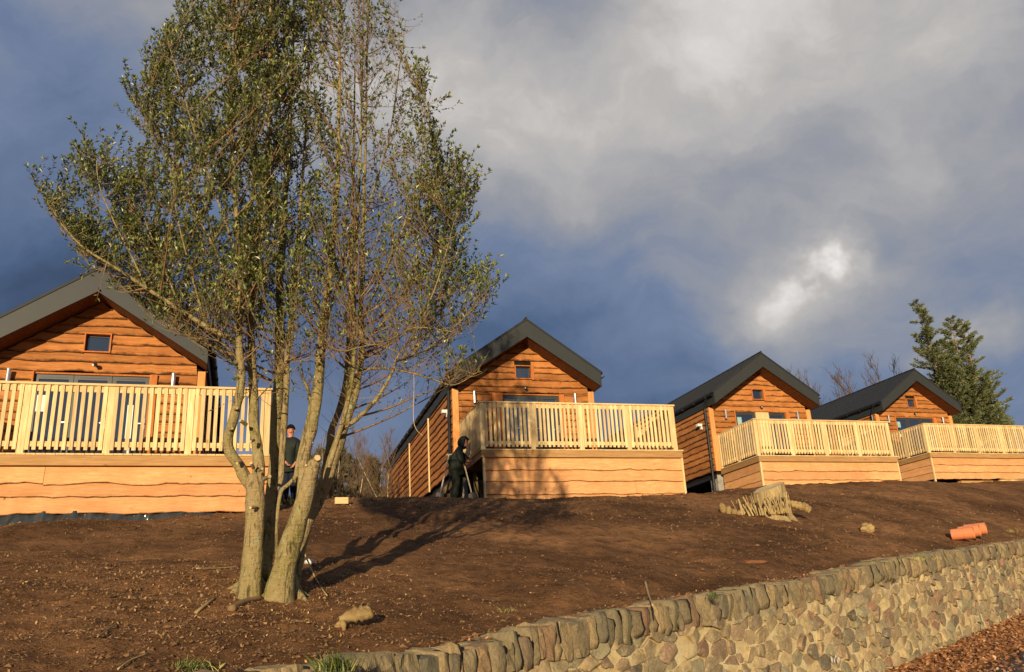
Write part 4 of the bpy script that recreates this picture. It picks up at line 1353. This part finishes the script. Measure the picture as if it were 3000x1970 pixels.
def make_person(label, base, J, face, jacket, trouser, hood, gaze):
    """J: joints as offsets from base. face: unit vector the face points to"""
    root = empty('person', base); tag(root, label, 'person')
    g = {k: Vector(v) for k, v in J.items()}
    fx = Vector(face).normalized()
    names = ['pelvis', 'waist', 'chest', 'neck', 'head0', 'head1']
    V = [g[n] for n in names]; E = [(i, i + 1) for i in range(5)]; Rr = [(.11, .09), (.10, .08), (.12, .085), .05, .085, .075]
    # nose and chin give the head a profile
    hd = g['head0'].lerp(g['head1'], .5)
    def limb(keys, rs, start):
        nonlocal V, E, Rr
        last = start
        for k, r in zip(keys, rs): V.append(g[k]); Rr.append(r); E.append((last, len(V) - 1)); last = len(V) - 1
        return last
    for s in 'LR':
        h = limb(['sh' + s, 'el' + s, 'wr' + s, 'palm' + s], [.05, .038, .026, .034], 2)
        # five bent fingers on each hand
        pd = (g['palm' + s] - g['wr' + s]).normalized(); side = pd.cross(Vector((0, 0, 1))); side = side.normalized() if side.length > .1 else Vector((1, 0, 0))
        dn = side.cross(pd).normalized()
        for q, (off, ln) in enumerate([(-.03, .05), (-.01, .06), (.01, .058), (.03, .045), (.045, .04)]):
            a = g['palm' + s] + side * off + pd * (.03 if q < 4 else .0); b = a + pd * ln * (.7 if q < 4 else .3) + side * (0 if q < 4 else .02); c = b + (pd * .3 + dn * .8) * ln * .7
            last = h
            for pnt in (a, b, c): V.append(pnt); Rr.append(.010); E.append((last, len(V) - 1)); last = len(V) - 1
        limb(['hip' + s, 'kn' + s, 'an' + s], [.08, .055, .04], 0)
    skin_obj('body', V, E, Rr, M['skin'], root, 1)
    # head with face
    bm = bmesh.new(); bmesh.ops.create_icosphere(bm, subdivisions=3, radius=1)
    upv = (g['head1'] - g['head0']).normalized(); rt = fx.cross(upv).normalized(); fw = upv.cross(rt).normalized()
    for v in bm.verts:
        c = v.co.copy()
        x, y, z = c.x * .075, c.y * .092, c.z * .112
        if z < 0: x *= 1 - .25 * (-c.z); y *= 1 - .08 * (-c.z)
        if c.y > .8 and -.35 < c.z < .12: y += .022 * max(0, 1 - abs(c.x) * 3.2)   # nose
        if c.y > .7 and -.75 < c.z < -.5: y += .006
        v.co = hd + rt * x + fw * y + upv * z
    me = bpy.data.meshes.new('head'); bm.to_mesh(me); bm.free(); me.materials.append(M['skin']); me.shade_smooth(); hdo = link('head', me, root)
    for sx in (-1, 1):
        m = MB(); c = hd + rt * sx * .030 + fw * .086 + upv * .012; m.tube([c, c + fw * .004], .008, 8); m.build('eye', M['beanie'], hdo)
        m = MB(); c = hd + rt * sx * .072 - upv * .005; m.tube([c - fw * .012 + upv * .025, c + rt * sx * .014, c - upv * .03], [.008, .016, .008], 6); m.build('ear', M['skin'], hdo)
    m = MB(); c = hd + fw * .083 - upv * .055; m.tube([c - rt * .022, c + fw * .004, c + rt * .022], .005, 6); m.build('mouth', M['boot'], hdo)
    # jacket
    Vj = [g['pelvis'] - (g['waist'] - g['pelvis']) * .35, g['pelvis'], g['waist'], g['chest'], g['chest'].lerp(g['neck'], 1.15)]
    Ej = [(0, 1), (1, 2), (2, 3), (3, 4)]; Rj = [(.195, .17), (.20, .17), (.19, .165), (.205, .16), .10]
    for s in 'LR':
        last = 3
        for k, r in (('sh' + s, .10), ('el' + s, .078), ('wr' + s, .056)):
            Vj.append(g[k]); Rj.append(r); Ej.append((last, len(Vj) - 1)); last = len(Vj) - 1
    skin_obj('jacket', Vj, Ej, Rj, jacket, root, 2, 1)
    Vt = [g['pelvis']]; Et = []; Rt_ = [.15]
    for s in 'LR':
        last = 0
        for k, r in (('hip' + s, .13), ('kn' + s, .10), ('an' + s, .078)):
            Vt.append(g[k]); Rt_.append(r); Et.append((last, len(Vt) - 1)); last = len(Vt) - 1
    skin_obj('trousers', Vt, Et, Rt_, trouser, root, 2)
    for s in 'LR':
        a = g['an' + s]; fd = Vector((fx.x, fx.y, 0)).normalized()
        skin_obj('boot', [a + Vector((0, 0, .10)), a - Vector((0, 0, .03)), a + fd * .10 - Vector((0, 0, .05)), a + fd * .20 - Vector((0, 0, .055))], [(0, 1), (1, 2), (2, 3)], [.06, .058, .05, .038], M['boot'], root, 1)
    # hood or beanie: shell open towards the face
    bm = bmesh.new(); bmesh.ops.create_uvsphere(bm, u_segments=24, v_segments=16, radius=1)
    kill = []
    for v in bm.verts:
        c = v.co.copy()
        if hood:
            if c.y > .62 and c.z < .55: kill.append(v)
            y = c.y * .13 - .012; z = c.z * .145 + .012; x = c.x * .108
            if c.z > .8: y -= .0
        else:
            if c.z < .18: kill.append(v)
            x, y, z = c.x * .088, c.y * .104, c.z * .125 + .012
        v.co = hd + rt * x + fw * y + upv * z
    bmesh.ops.delete(bm, geom=kill, context='VERTS')
    me = bpy.data.meshes.new('hood' if hood else 'beanie'); bm.to_mesh(me); bm.free(); me.materials.append(jacket if hood else M['beanie']); me.shade_smooth()
    o = link('hood' if hood else 'beanie', me, root); sd = o.modifiers.new('thick', 'SOLIDIFY'); sd.thickness = .014; sd.offset = 1
    return root


def build_people():
    D1 = 19.6
    def q(u7, v7, dd=0.): return at(1250 + u7 / 6.25, 1230 + v7 / 6.25, D1 + dd)
    base = Vector(q(560, 1440)); base.z = ground(base.x, base.y)
    def off(u, v, dd=0.): return q(u, v, dd) - base
    J = dict(pelvis=off(545, 900), waist=off(530, 780), chest=off(545, 620), neck=off(620, 520), head0=off(672, 470), head1=off(690, 392),
             shL=off(575, 590, -.20), elL=off(640, 760, -.22), wrL=off(690, 790, -.12), palmL=off(715, 815, -.06),
             shR=off(575, 590, .2), elR=off(700, 700, .20), wrR=off(755, 745, .08), palmR=off(770, 760, .02),
             hipL=off(530, 960, -.10), knL=off(540, 1200, -.12), anL=off(520, 1440, -.12), hipR=off(560, 960, .10), knR=off(600, 1200, .12), anR=off(590, 1440, .12))
    make_person('person in dark green hooded jacket and trousers stooping over a shovel beside the middle deck', base, J, (.85, -.30, -.5), M['jacket'], M['trouser'], True, None)
    # shovel
    a, b = q(680, 790, -.02), q(822, 1335, -.12)
    root = empty('shovel', b); tag(root, 'pale-handled shovel held by the stooping person', 'shovel')
    m = MB(); m.tube([a - b, Vector((0, 0, 0))], .016, 8); m.build('handle', M['shaft'], root)
    dr = (b - a).normalized(); sd = dr.cross(Vector((0, 1, 0))).normalized(); nn = sd.cross(dr)
    m = MB(); rows = []
    for k, (t, w, c) in enumerate([(0, .03, 0), (.03, .10, .015), (.14, .115, .02), (.24, .10, .01), (.29, .03, 0)]):
        for x in np.linspace(-1, 1, 7): rows.append(dr * t + sd * x * w - nn * (1 - x * x) * c * 1.4)
    m.add(rows, [(i * 7 + j, (i + 1) * 7 + j, (i + 1) * 7 + j + 1, i * 7 + j + 1) for i in range(4) for j in range(6)])
    o = m.build('blade', M['tool'], root, smooth=True); sm = o.modifiers.new('thick', 'SOLIDIFY'); sm.thickness = .004
    # second tool leaning by the lodge
    a, b = q(410, 640, .35), q(255, 1330, .1)
    root = empty('spade', b); tag(root, 'pale-handled spade leaning to the left of the stooping person', 'spade')
    m = MB(); m.tube([a - b, Vector((0, 0, 0))], .018, 8); m.tube([a - b - Vector((.06, 0, 0)), a - b + Vector((.06, 0, 0))], .015, 8); m.build('handle', M['shaft'], root)
    dr = (b - a).normalized(); sd = dr.cross(Vector((0, 1, 0))).normalized()
    m = MB(); vs = []
    for t, w in ((0, .03), (.03, .085), (.22, .085), (.27, .06)):
        for y in (-.005, .005): vs += [dr * t - sd * w + Vector((0, y, 0)), dr * t + sd * w + Vector((0, y, 0))]
    fs = []
    for k in range(3): o_ = k * 4; fs += [(o_, o_ + 4, o_ + 5, o_ + 1), (o_ + 2, o_ + 3, o_ + 7, o_ + 6), (o_, o_ + 2, o_ + 6, o_ + 4), (o_ + 1, o_ + 5, o_ + 7, o_ + 3)]
    m.add(vs, fs); m.build('blade', M['tool'], root)
    # rough props by the corner of the lodge
    m = MB(); P = [q(250, 1440, .5), q(500, 1190, .8)]
    dv = (P[1] - P[0]); m2 = MB()
    w = Vector((0, 0, .16)); t = Vector((.0, .045, 0)); c = P[0]
    vs = [Vector((0, 0, 0)), dv, dv + w, w]; vs = vs + [v + t for v in vs]
    m2.add(vs, [(0, 1, 2, 3), (7, 6, 5, 4), (0, 4, 5, 1), (1, 5, 6, 2), (2, 6, 7, 3), (3, 7, 4, 0)])
    o = m2.build('timber_prop', M['stovewood'], None, loc=c); tag(o, 'rough slanting plank propped under the corner of the middle lodge', 'plank')
    b = q(405, 1440, .45); b.z = ground(b.x, b.y) - .05
    o = link('timber_stake', boxmesh('timber_stake', .07, .07, .35, M['stovewood']), None, b); tag(o, 'short square stake in the soil left of the stooping person', 'stake')
    # second person, half hidden behind the trunks
    D2 = 18.6
    def r(u, v, dd=0.): return at(u, v, D2 + dd)
    base = r(846, 1475); base.z = ground(base.x, base.y)
    def of(u, v, dd=0.): return r(u, v, dd) - base
    J = dict(pelvis=of(848, 1362), waist=of(849, 1338), chest=of(850, 1302), neck=of(851, 1278), head0=of(852, 1271), head1=of(852, 1255),
             shL=of(824, 1296), elL=of(818, 1332, -.05), wrL=of(834, 1352, -.2), palmL=of(842, 1360, -.24), shR=of(872, 1296), elR=of(876, 1332, -.05), wrR=of(866, 1356, -.2), palmR=of(860, 1364, -.24),
             hipL=of(838, 1372), knL=of(836, 1420, -.05), anL=of(834, 1466), hipR=of(858, 1372), knR=of(861, 1420, -.05), anR=of(863, 1466))
    make_person('person in black beanie and dark green jacket, half hidden behind the tree trunks', base, J, (.25, -1, .0), M['jacket'], M['navy'], False, None)


build_people()

# ------------------------------------------------------------------ things lying on the slope
def stump():
    rnd = random.Random(8); b = hit(2240, 1508); root = empty('tree_stump', b)
    tag(root, 'broad pale tree stump with cut shoots, in front of the third lodge', 'stump')
    sc = px(b)
    m = MB(); n = 40; rows = []
    prof = [(0, 1.55), (.12, 1.25), (.3, 1.02), (.6, .92), (.85, .88), (1.0, .84)]
    H = 92 * sc + .16; Rr = 52 * sc
    for f, rr in prof:
        for k in range(n):
            a = 2 * math.pi * k / n; fl = 1 + .13 * math.sin(3 * a + 1) * (1 - f) + .09 * mnoise.noise(Vector((math.cos(a) * 2.5, math.sin(a) * 2.5, f * .6))) + .05 * mnoise.noise(Vector((math.cos(a) * 9, math.sin(a) * 9, f)))
            top = H * (f + (.14 * math.cos(a - .6) if f > .9 else 0))
            rows.append((.45 * Rr + rr * Rr * fl * math.cos(a), rr * Rr * fl * math.sin(a), top - .24))
    rows.append((.45 * Rr, 0, H * .97 - .24))
    L = len(prof)
    m.add(rows, [(i * n + k, i * n + (k + 1) % n, (i + 1) * n + (k + 1) % n, (i + 1) * n + k) for i in range(L - 1) for k in range(n)])
    m.build('bark', M['stumpbark'], root, smooth=True)
    m = MB(); m.add(rows[-n - 1:], [(k, (k + 1) % n, n) for k in range(n)]); m.build('cut_top', M['cut'], root)
    for k in range(90):     # cut shoots fanning at the front and left
        a = rnd.uniform(math.pi * .95, math.pi * 1.62); r0 = Rr * rnd.uniform(.95, 1.75); x = .45 * Rr + r0 * math.cos(a) * 1.25; y = r0 * math.sin(a)
        h = rnd.uniform(.06, .34); lean = Vector((math.cos(a) * .30 + rnd.gauss(0, .28), math.sin(a) * .3, 1)).normalized()
        p0 = Vector((x, y, -.05)); m = MB(); rad = rnd.uniform(.005, .015); m.tube([p0, p0 + lean * (h + .05)], [rad * 1.15, rad], 7); sh = m.build('cut_shoot', M['stumpbark'], root)
        m = MB(); m.tube([p0 + lean * (h + .049), p0 + lean * (h + .054)], rad * .92, 7); m.build('cut_face', M['cut'], sh)
    for (cx, cy, s_) in [(-128, 8, .11), (-112, 20, .09), (74, 4, .085), (84, 9, .08), (94, 14, .085), (103, 20, .08), (112, 27, .08), (119, 34, .07), (-96, 30, .08), (-84, 36, .07)]:   # pale lobed offcuts either side
        bm = bmesh.new(); bmesh.ops.create_icosphere(bm, subdivisions=2, radius=1)
        for v in bm.verts: v.co = Vector((v.co.x * s_ * .6, v.co.y * s_ * .7, v.co.z * s_)) * (1 + .3 * mnoise.noise(v.co * 1.7 + Vector((cx, 0, 0))))
        me = bpy.data.meshes.new('root_lobe'); bm.to_mesh(me); bm.free(); me.materials.append(M['cutb']); me.shade_smooth()
        link('root_lobe', me, root, (cx * sc, -.25, .06 - (cy - 10) * sc * .6 + .05), (0, rnd.uniform(-.5, .5), 0))


M['stumpbark'] = timber('weathered_stump_bark', srgb(196, 172, 122), srgb(138, 114, 74), 'z', .15, .9, .1)
M['cutb'] = timber('sawn_root_wood', srgb(178, 152, 102), srgb(112, 88, 54), 'x', .2, .9, .3, .5)
M['pipe'] = plain('orange_drain_pipe', srgb(214, 128, 84), .55, .3, 0, .06)
M['membrane'] = plain('silver_plastic_membrane', srgb(70, 72, 70), .16, .9, .3, .15)
M['clay'] = plain('red_clay_stone', srgb(118, 80, 54), .9, .1, 0, .25)
stump()


def pipes():
    for k, (u0, v0, u1, v1, lab) in enumerate([(2790, 1574, 2856, 1575, 'orange drain pipe at the left of three lying above the stone wall'),
                                             (2812, 1571, 2874, 1572, 'orange drain pipe between the two others above the stone wall'),
                                             (2830, 1568, 2893, 1570, 'orange drain pipe at the right of three, its open end showing')]):
        c = hit(u0 + 30, 1592); d = c.y + .12 + k * .30
        a = at(u0, v0, d); b = at(u1 + 0, v1, d - .20)
        dr = (b - a); ln = dr.length; r = 16 * px(a); g0 = max(ground(a.x, a.y), ground(b.x, b.y), ground((a.x + b.x) / 2, (a.y + b.y) / 2)) + r * .96
        a.z = b.z = g0
        root = empty('drain_pipe', a); tag(root, lab, 'pipe', 'orange drain pipes')
        dn = (b - a).normalized(); up = Vector((0, 0, 1)); sd = dn.cross(up).normalized()
        m = MB(); vs = []; n = 24
        for (t, rr) in ((0, r), (ln * .55, r), (ln * .56, r * 1.06), (ln, r * 1.06), (ln, r * .94), (.01, r * .9)):
            for q in range(n):
                an = 2 * math.pi * q / n; vs.append(dn * t + (sd * math.cos(an) + up * math.sin(an)) * rr)
        m.add(vs, [(i * n + q, i * n + (q + 1) % n, (i + 1) * n + (q + 1) % n, (i + 1) * n + q) for i in range(5) for q in range(n)])
        m.build('barrel', M['pipe'], root, smooth=False)
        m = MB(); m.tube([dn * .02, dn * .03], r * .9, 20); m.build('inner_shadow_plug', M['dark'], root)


pipes()


def blob(name, p, size, seed, mat, label, cat, rot=0., sub=3, amp=.6):
    bm = bmesh.new(); bmesh.ops.create_icosphere(bm, subdivisions=sub, radius=1)
    for v in bm.verts:
        c = v.co.copy(); q = 1 + amp * mnoise.noise(c * 1.4 + Vector((seed, 0, 0))) + amp * .4 * mnoise.noise(c * 4 + Vector((seed, 5, 0)))
        v.co = Vector((c.x * size[0], c.y * size[1], c.z * size[2])) * q
    me = bpy.data.meshes.new(name); bm.to_mesh(me); bm.free(); me.materials.append(mat); me.shade_smooth()
    o = link(name, me, None, p, (0, 0, rot)); tag(o, label, cat); return o


b = hit(2542, 1560); blob('wood_offcut', b + Vector((0, 0, .06)), (.12, .09, .09), 4, M['cutb'], 'small pale block of wood on the soil to the right of the stump', 'wood block')
b = hit(2205, 1648); blob('clay_stone', b, (.16, .10, .03), 9, M['clay'], 'flat reddish stone lying in the soil above the wall', 'stone')
b = hit(905, 1655); blob('white_scrap', b + Vector((0, 0, .03)), (.045, .03, .025), 12, M['white'], 'white scrap lying in the shadow beside the right trunk', 'scrap')
b = hit(1000, 1478, 10); o = link('timber_offcut', boxmesh('timber_offcut', .22, .12, .11, M['pine_x']), None, b, (0, 0, .3)); tag(o, 'pale timber offcut on the crest of the slope left of the middle lodge', 'wood block')


def driftwood():
    b = hit(1030, 1845); sc = px(b); root = empty('root_offcut', b); tag(root, 'pale yellow twisted piece of root on the soil near the wall', 'root')
    def P(u, v, dy=0): q = at(u, v, b.y + dy); return q - b
    for pts, rad in (([P(1000, 1818), P(1020, 1806), P(1050, 1800), P(1076, 1796, .02), P(1088, 1790, .03)], [14, 19, 20, 19, 15]), ([P(1005, 1822), P(992, 1836), P(988, 1856), P(994, 1880)], [13, 12, 11, 5]), ([P(1003, 1820, -.02), P(1008, 1845, -.03), P(1000, 1866, -.03)], [8, 8, 4])):
        Pc, Rc = crom(pts, [r * sc for r in rad], 4)
        Rc = [r * (1 + .55 * mnoise.noise(p * 45)) for r, p in zip(Rc, Pc)]
        m = MB(); m.tube(Pc, Rc, 10); m.build('root_arm', M['cutb'], root, smooth=True)


driftwood()
for k, (pts, w, lab) in enumerate([
    ([(575, 1670), (640, 1669), (702, 1664)], 5, 'long pale stick lying left of the tree base'),
    ([(285, 1872), (315, 1850), (346, 1826)], 4, 'thin pale stick slanting across the soil at lower left'),
    ([(345, 1968), (385, 1940), (430, 1922)], 6, 'pale stick at the bottom edge, lower left'),
    ([(572, 1802), (600, 1780), (628, 1758)], 11, 'thick broken stick in the soil below the tree'),
    ([(676, 1792), (720, 1768), (765, 1757)], 24, 'dark slab of bark at the foot of the tree'),
    ([(890, 1660), (925, 1700), (958, 1750)], 5, 'thin stick leaning from the right trunk into its shadow'),
    ([(1890, 1705), (1900, 1745), (1913, 1780)], 7, 'pale stick lying over the coping of the wall')]):
    P = []
    for (u, v) in pts:
        q = hit(u, v); P.append(q + Vector((0, 0, .012)))
    if k == 5: P[0] = P[0] + Vector((0, 0, .12))
    base = P[0].copy(); r = w / 2 * px(base)
    Pc, Rc = crom([p - base for p in P], [r, r * .9, r * .6], 4); m = MB(); m.tube(Pc, Rc, 6)
    o = m.build('stick', M['twig'] if k == 4 else M['stumpbark'], None, loc=base, smooth=True); tag(o, lab, 'stick')


def grass_tuft(u, v, n, h, sp, lab, dry=.2, name='grass_tuft', seed=0):
    rnd = random.Random(seed); b = hit(u, v); V = []; F = []; T = []
    for k in range(n):
        a = rnd.uniform(0, 6.28); r = abs(rnd.gauss(0, sp)); p = Vector((r * math.cos(a), r * math.sin(a) * .6, -.01)); L = h * rnd.uniform(.5, 1.1)
        d = Vector((rnd.gauss(0, .45), rnd.gauss(0, .45), 1)).normalized(); w = d.cross(Vector((rnd.gauss(0, 1), rnd.gauss(0, 1), 0))).normalized() * .0022
        m1 = p + d * L * .55; tp = m1 + (d + Vector((rnd.gauss(0, .5), rnd.gauss(0, .5), -.3))).normalized() * L * .5
        e = len(V); V += [tuple(p - w), tuple(p + w), tuple(m1 + w * .8), tuple(tp), tuple(m1 - w * .8)]; F.append((e, e + 1, e + 2, e + 3, e + 4))
        T.append(min(1, rnd.uniform(.8, 1)) if rnd.random() < dry else rnd.uniform(0, .55))
    o = bulk(name, V, F, T, M['grass'], lab, 'grass', kind=None); o.location = b
    return o


grass_tuft(985, 1962, 240, .11, .05, 'dark green grass tuft hanging over the coping near the bottom', .15, seed=1)
grass_tuft(560, 1968, 260, .10, .07, 'green and straw grass tuft at the bottom edge left of the wall', .35, seed=2)
grass_tuft(2090, 1752, 60, .07, .03, 'small bright green weed growing on top of the wall', 0, 'weed', seed=3)
grass_tuft(1480, 1795, 26, .10, .2, 'sparse dry stalks standing behind the wall', 1, 'dry_stalks', seed=4)['kind'] = 'stuff'
grass_tuft(1235, 1930, 40, .08, .06, 'wisp of dry grass between coping stones', .8, seed=5)
grass_tuft(2690, 1640, 60, .06, .25, 'strip of yellowed grass behind the coping below the drain pipes', .97, seed=6)
grass_tuft(2960, 1560, 120, .09, .2, 'yellow green grass clump at the right edge above the wall', .6, seed=7)


def membrane():
    m = MB(); n = 260; rows = []
    for k in range(n + 1):
        x = XL - .6 + (XR - .9 - XL + .6) * k / n
        w = mnoise.noise(Vector((x * 4, 0, 0))); w2 = mnoise.noise(Vector((x * 9, 4, 0)))
        for j in range(6):
            f = j / 5; z = -.86 - .34 * f
            yo = -DD + .10 - .14 * f + .09 * mnoise.noise(Vector((x * 5, f * 1.2, 0))) + .06 * mnoise.noise(Vector((x * 14 + f * 3, f * 2, 3))) + .03 * w2
            rows.append(lw(0, x, yo, z))
    m.add(rows, [(i * 6 + j, (i + 1) * 6 + j, (i + 1) * 6 + j + 1, i * 6 + j + 1) for i in range(n) for j in range(5)])
    o = m.build('plastic_membrane', M['membrane'], smooth=True); tag(o, 'crumpled shiny plastic membrane showing below the leftmost deck skirting', 'plastic sheet')


membrane()


def scatter():
    rs = np.random.RandomState(3)
    def place(n, y0, y1, tmin=.12, pw=1.0):
        Y = y0 * (y1 / y0) ** rs.rand(n); X = rs.uniform(-.66, .66, n) * Y
        Z, s, t = ground_vec(np.stack([X, Y], 1)); k = t > tmin
        return np.stack([X, Y, Z], 1)[k]
    def chips(P, smin, smax, asp, name, mat, tint, lift=.5, lab=None):
        n = len(P); L = rs.uniform(smin, smax, n); Wd = L / asp * rs.uniform(.6, 1.4, n)
        a = rs.uniform(0, 6.28, n); tl = rs.normal(0, lift, n)
        ax = np.stack([np.cos(a) * np.cos(tl), np.sin(a) * np.cos(tl), np.sin(tl)], 1)
        b = np.stack([-np.sin(a), np.cos(a), rs.normal(0, .5, n)], 1)
        P = P + np.array([0, 0, .006])
        V = np.stack([P - ax * L[:, None] / 2, P + b * Wd[:, None] / 2, P + ax * L[:, None] / 2, P - b * Wd[:, None] / 2], 1).reshape(-1, 3)
        F = np.arange(n * 4).reshape(-1, 4)
        bulk(name, V, F, tint(n), mat, lab)
    # clusters: litter gathers around the tree and along the wall
    P = place(85000, 3.6, 30)
    nz = np.array([mnoise.noise(Vector((x * .8, y * .8, 0))) for x, y, z in P]); k = rs.rand(len(P)) < np.clip(.35 + nz * 1.6, .06, 1)
    far = P[k][:, 1] > 12; chips(P[k][far], .02, .05, 2.0, 'far_soil_litter', M['litter'], lambda n: np.clip(rs.normal(.15, .22, n), 0, 1))
    k[P[:, 1] > 12] = False
    chips(P[k], .006, .022, 2.2, 'soil_litter', M['litter'], lambda n: np.clip(rs.normal(.40, .25, n), 0, 1))
    P = place(9000, 3.6, 9)
    chips(P, .015, .05, 9, 'straw_litter', M['litter'], lambda n: np.clip(rs.normal(.55, .25, n), 0, 1), .25)
    # around the tree foot
    P = np.stack([rs.normal(-2.3, .9, 9000), rs.normal(6.9, .8, 9000)], 1); Z, s, t = ground_vec(P); P = np.column_stack([P, Z])[t > .15]
    chips(P, .01, .035, 2.5, 'bark_litter', M['litter'], lambda n: np.clip(rs.normal(.35, .3, n), 0, 1))
    # strip of dead leaves along the coping
    s = rs.uniform(-5, 22, 9000); t = np.abs(rs.normal(0, .16, 9000)) + .12
    X = W0.x + We.x * s + Wn.x * t; Y = W0.y + We.y * s + Wn.y * t; Z, _, _ = ground_vec(np.stack([X, Y], 1))
    chips(np.stack([X, Y, Z], 1), .015, .045, 1.8, 'leaf_litter', M['fallen'], lambda n: np.clip(rs.normal(.4, .3, n), 0, 1))
    # clods
    P = place(60000, 3.4, 22); n = len(P)
    P = P[np.array([mnoise.noise(Vector((x * .6, y * .6, 4))) for x, y, z in P]) > rs.uniform(-.45, .35, n)]; n = len(P)
    oc = np.array([[1, 0, 0], [-1, 0, 0], [0, 1, 0], [0, -1, 0], [0, 0, 1], [0, 0, -1.]])
    of = np.array([[0, 2, 4], [2, 1, 4], [1, 3, 4], [3, 0, 4]])
    sz = np.minimum(rs.gamma(1.5, .0038, n) + .003, .026)
    th = rs.uniform(0, 6.28, n); oc2 = oc[None] * (1 + rs.uniform(-.4, .3, (n, 6, 1))) * np.array([1, 1, .75]) * (1 + np.clip(P[:, 1] - 9, 0, 14) / 10)[:, None, None] + rs.uniform(-.25, .25, (n, 6, 3))
    ox = oc2[..., 0] * np.cos(th)[:, None] - oc2[..., 1] * np.sin(th)[:, None]; oy = oc2[..., 0] * np.sin(th)[:, None] + oc2[..., 1] * np.cos(th)[:, None]
    V = (np.stack([ox, oy, oc2[..., 2]], -1) * sz[:, None, None] + P[:, None, :]).reshape(-1, 3)
    F = (of[None] + (np.arange(n) * 6)[:, None, None]).reshape(-1, 3)
    bulk('soil_crumbs', V, F, np.repeat(np.clip(rs.normal(.45, .25, n), 0, 1), 4), M['clod'])
    # fallen leaves on the verge, thinning onto the road
    n = 26000; s = rs.uniform(2, 26, n); t = np.where(rs.rand(n) < .86, rs.uniform(-.75, .0, n), -.68 - np.abs(rs.normal(0, .30, n)))
    X = W0.x + We.x * s + Wn.x * t; Y = W0.y + We.y * s + Wn.y * t
    Z = np.array([road_z(x, y) for x, y in zip(X, Y)]) + .02 + np.where(t > -.75, .10 * np.clip((t + .8) / .85, 0, 1) + .02, 0) + rs.uniform(0, .02, n)
    chips(np.stack([X, Y, Z], 1), .03, .075, 1.6, 'verge_leaves', M['fallen'], lambda n: np.clip(rs.normal(.45, .28, n), 0, 1), .35)


scatter()
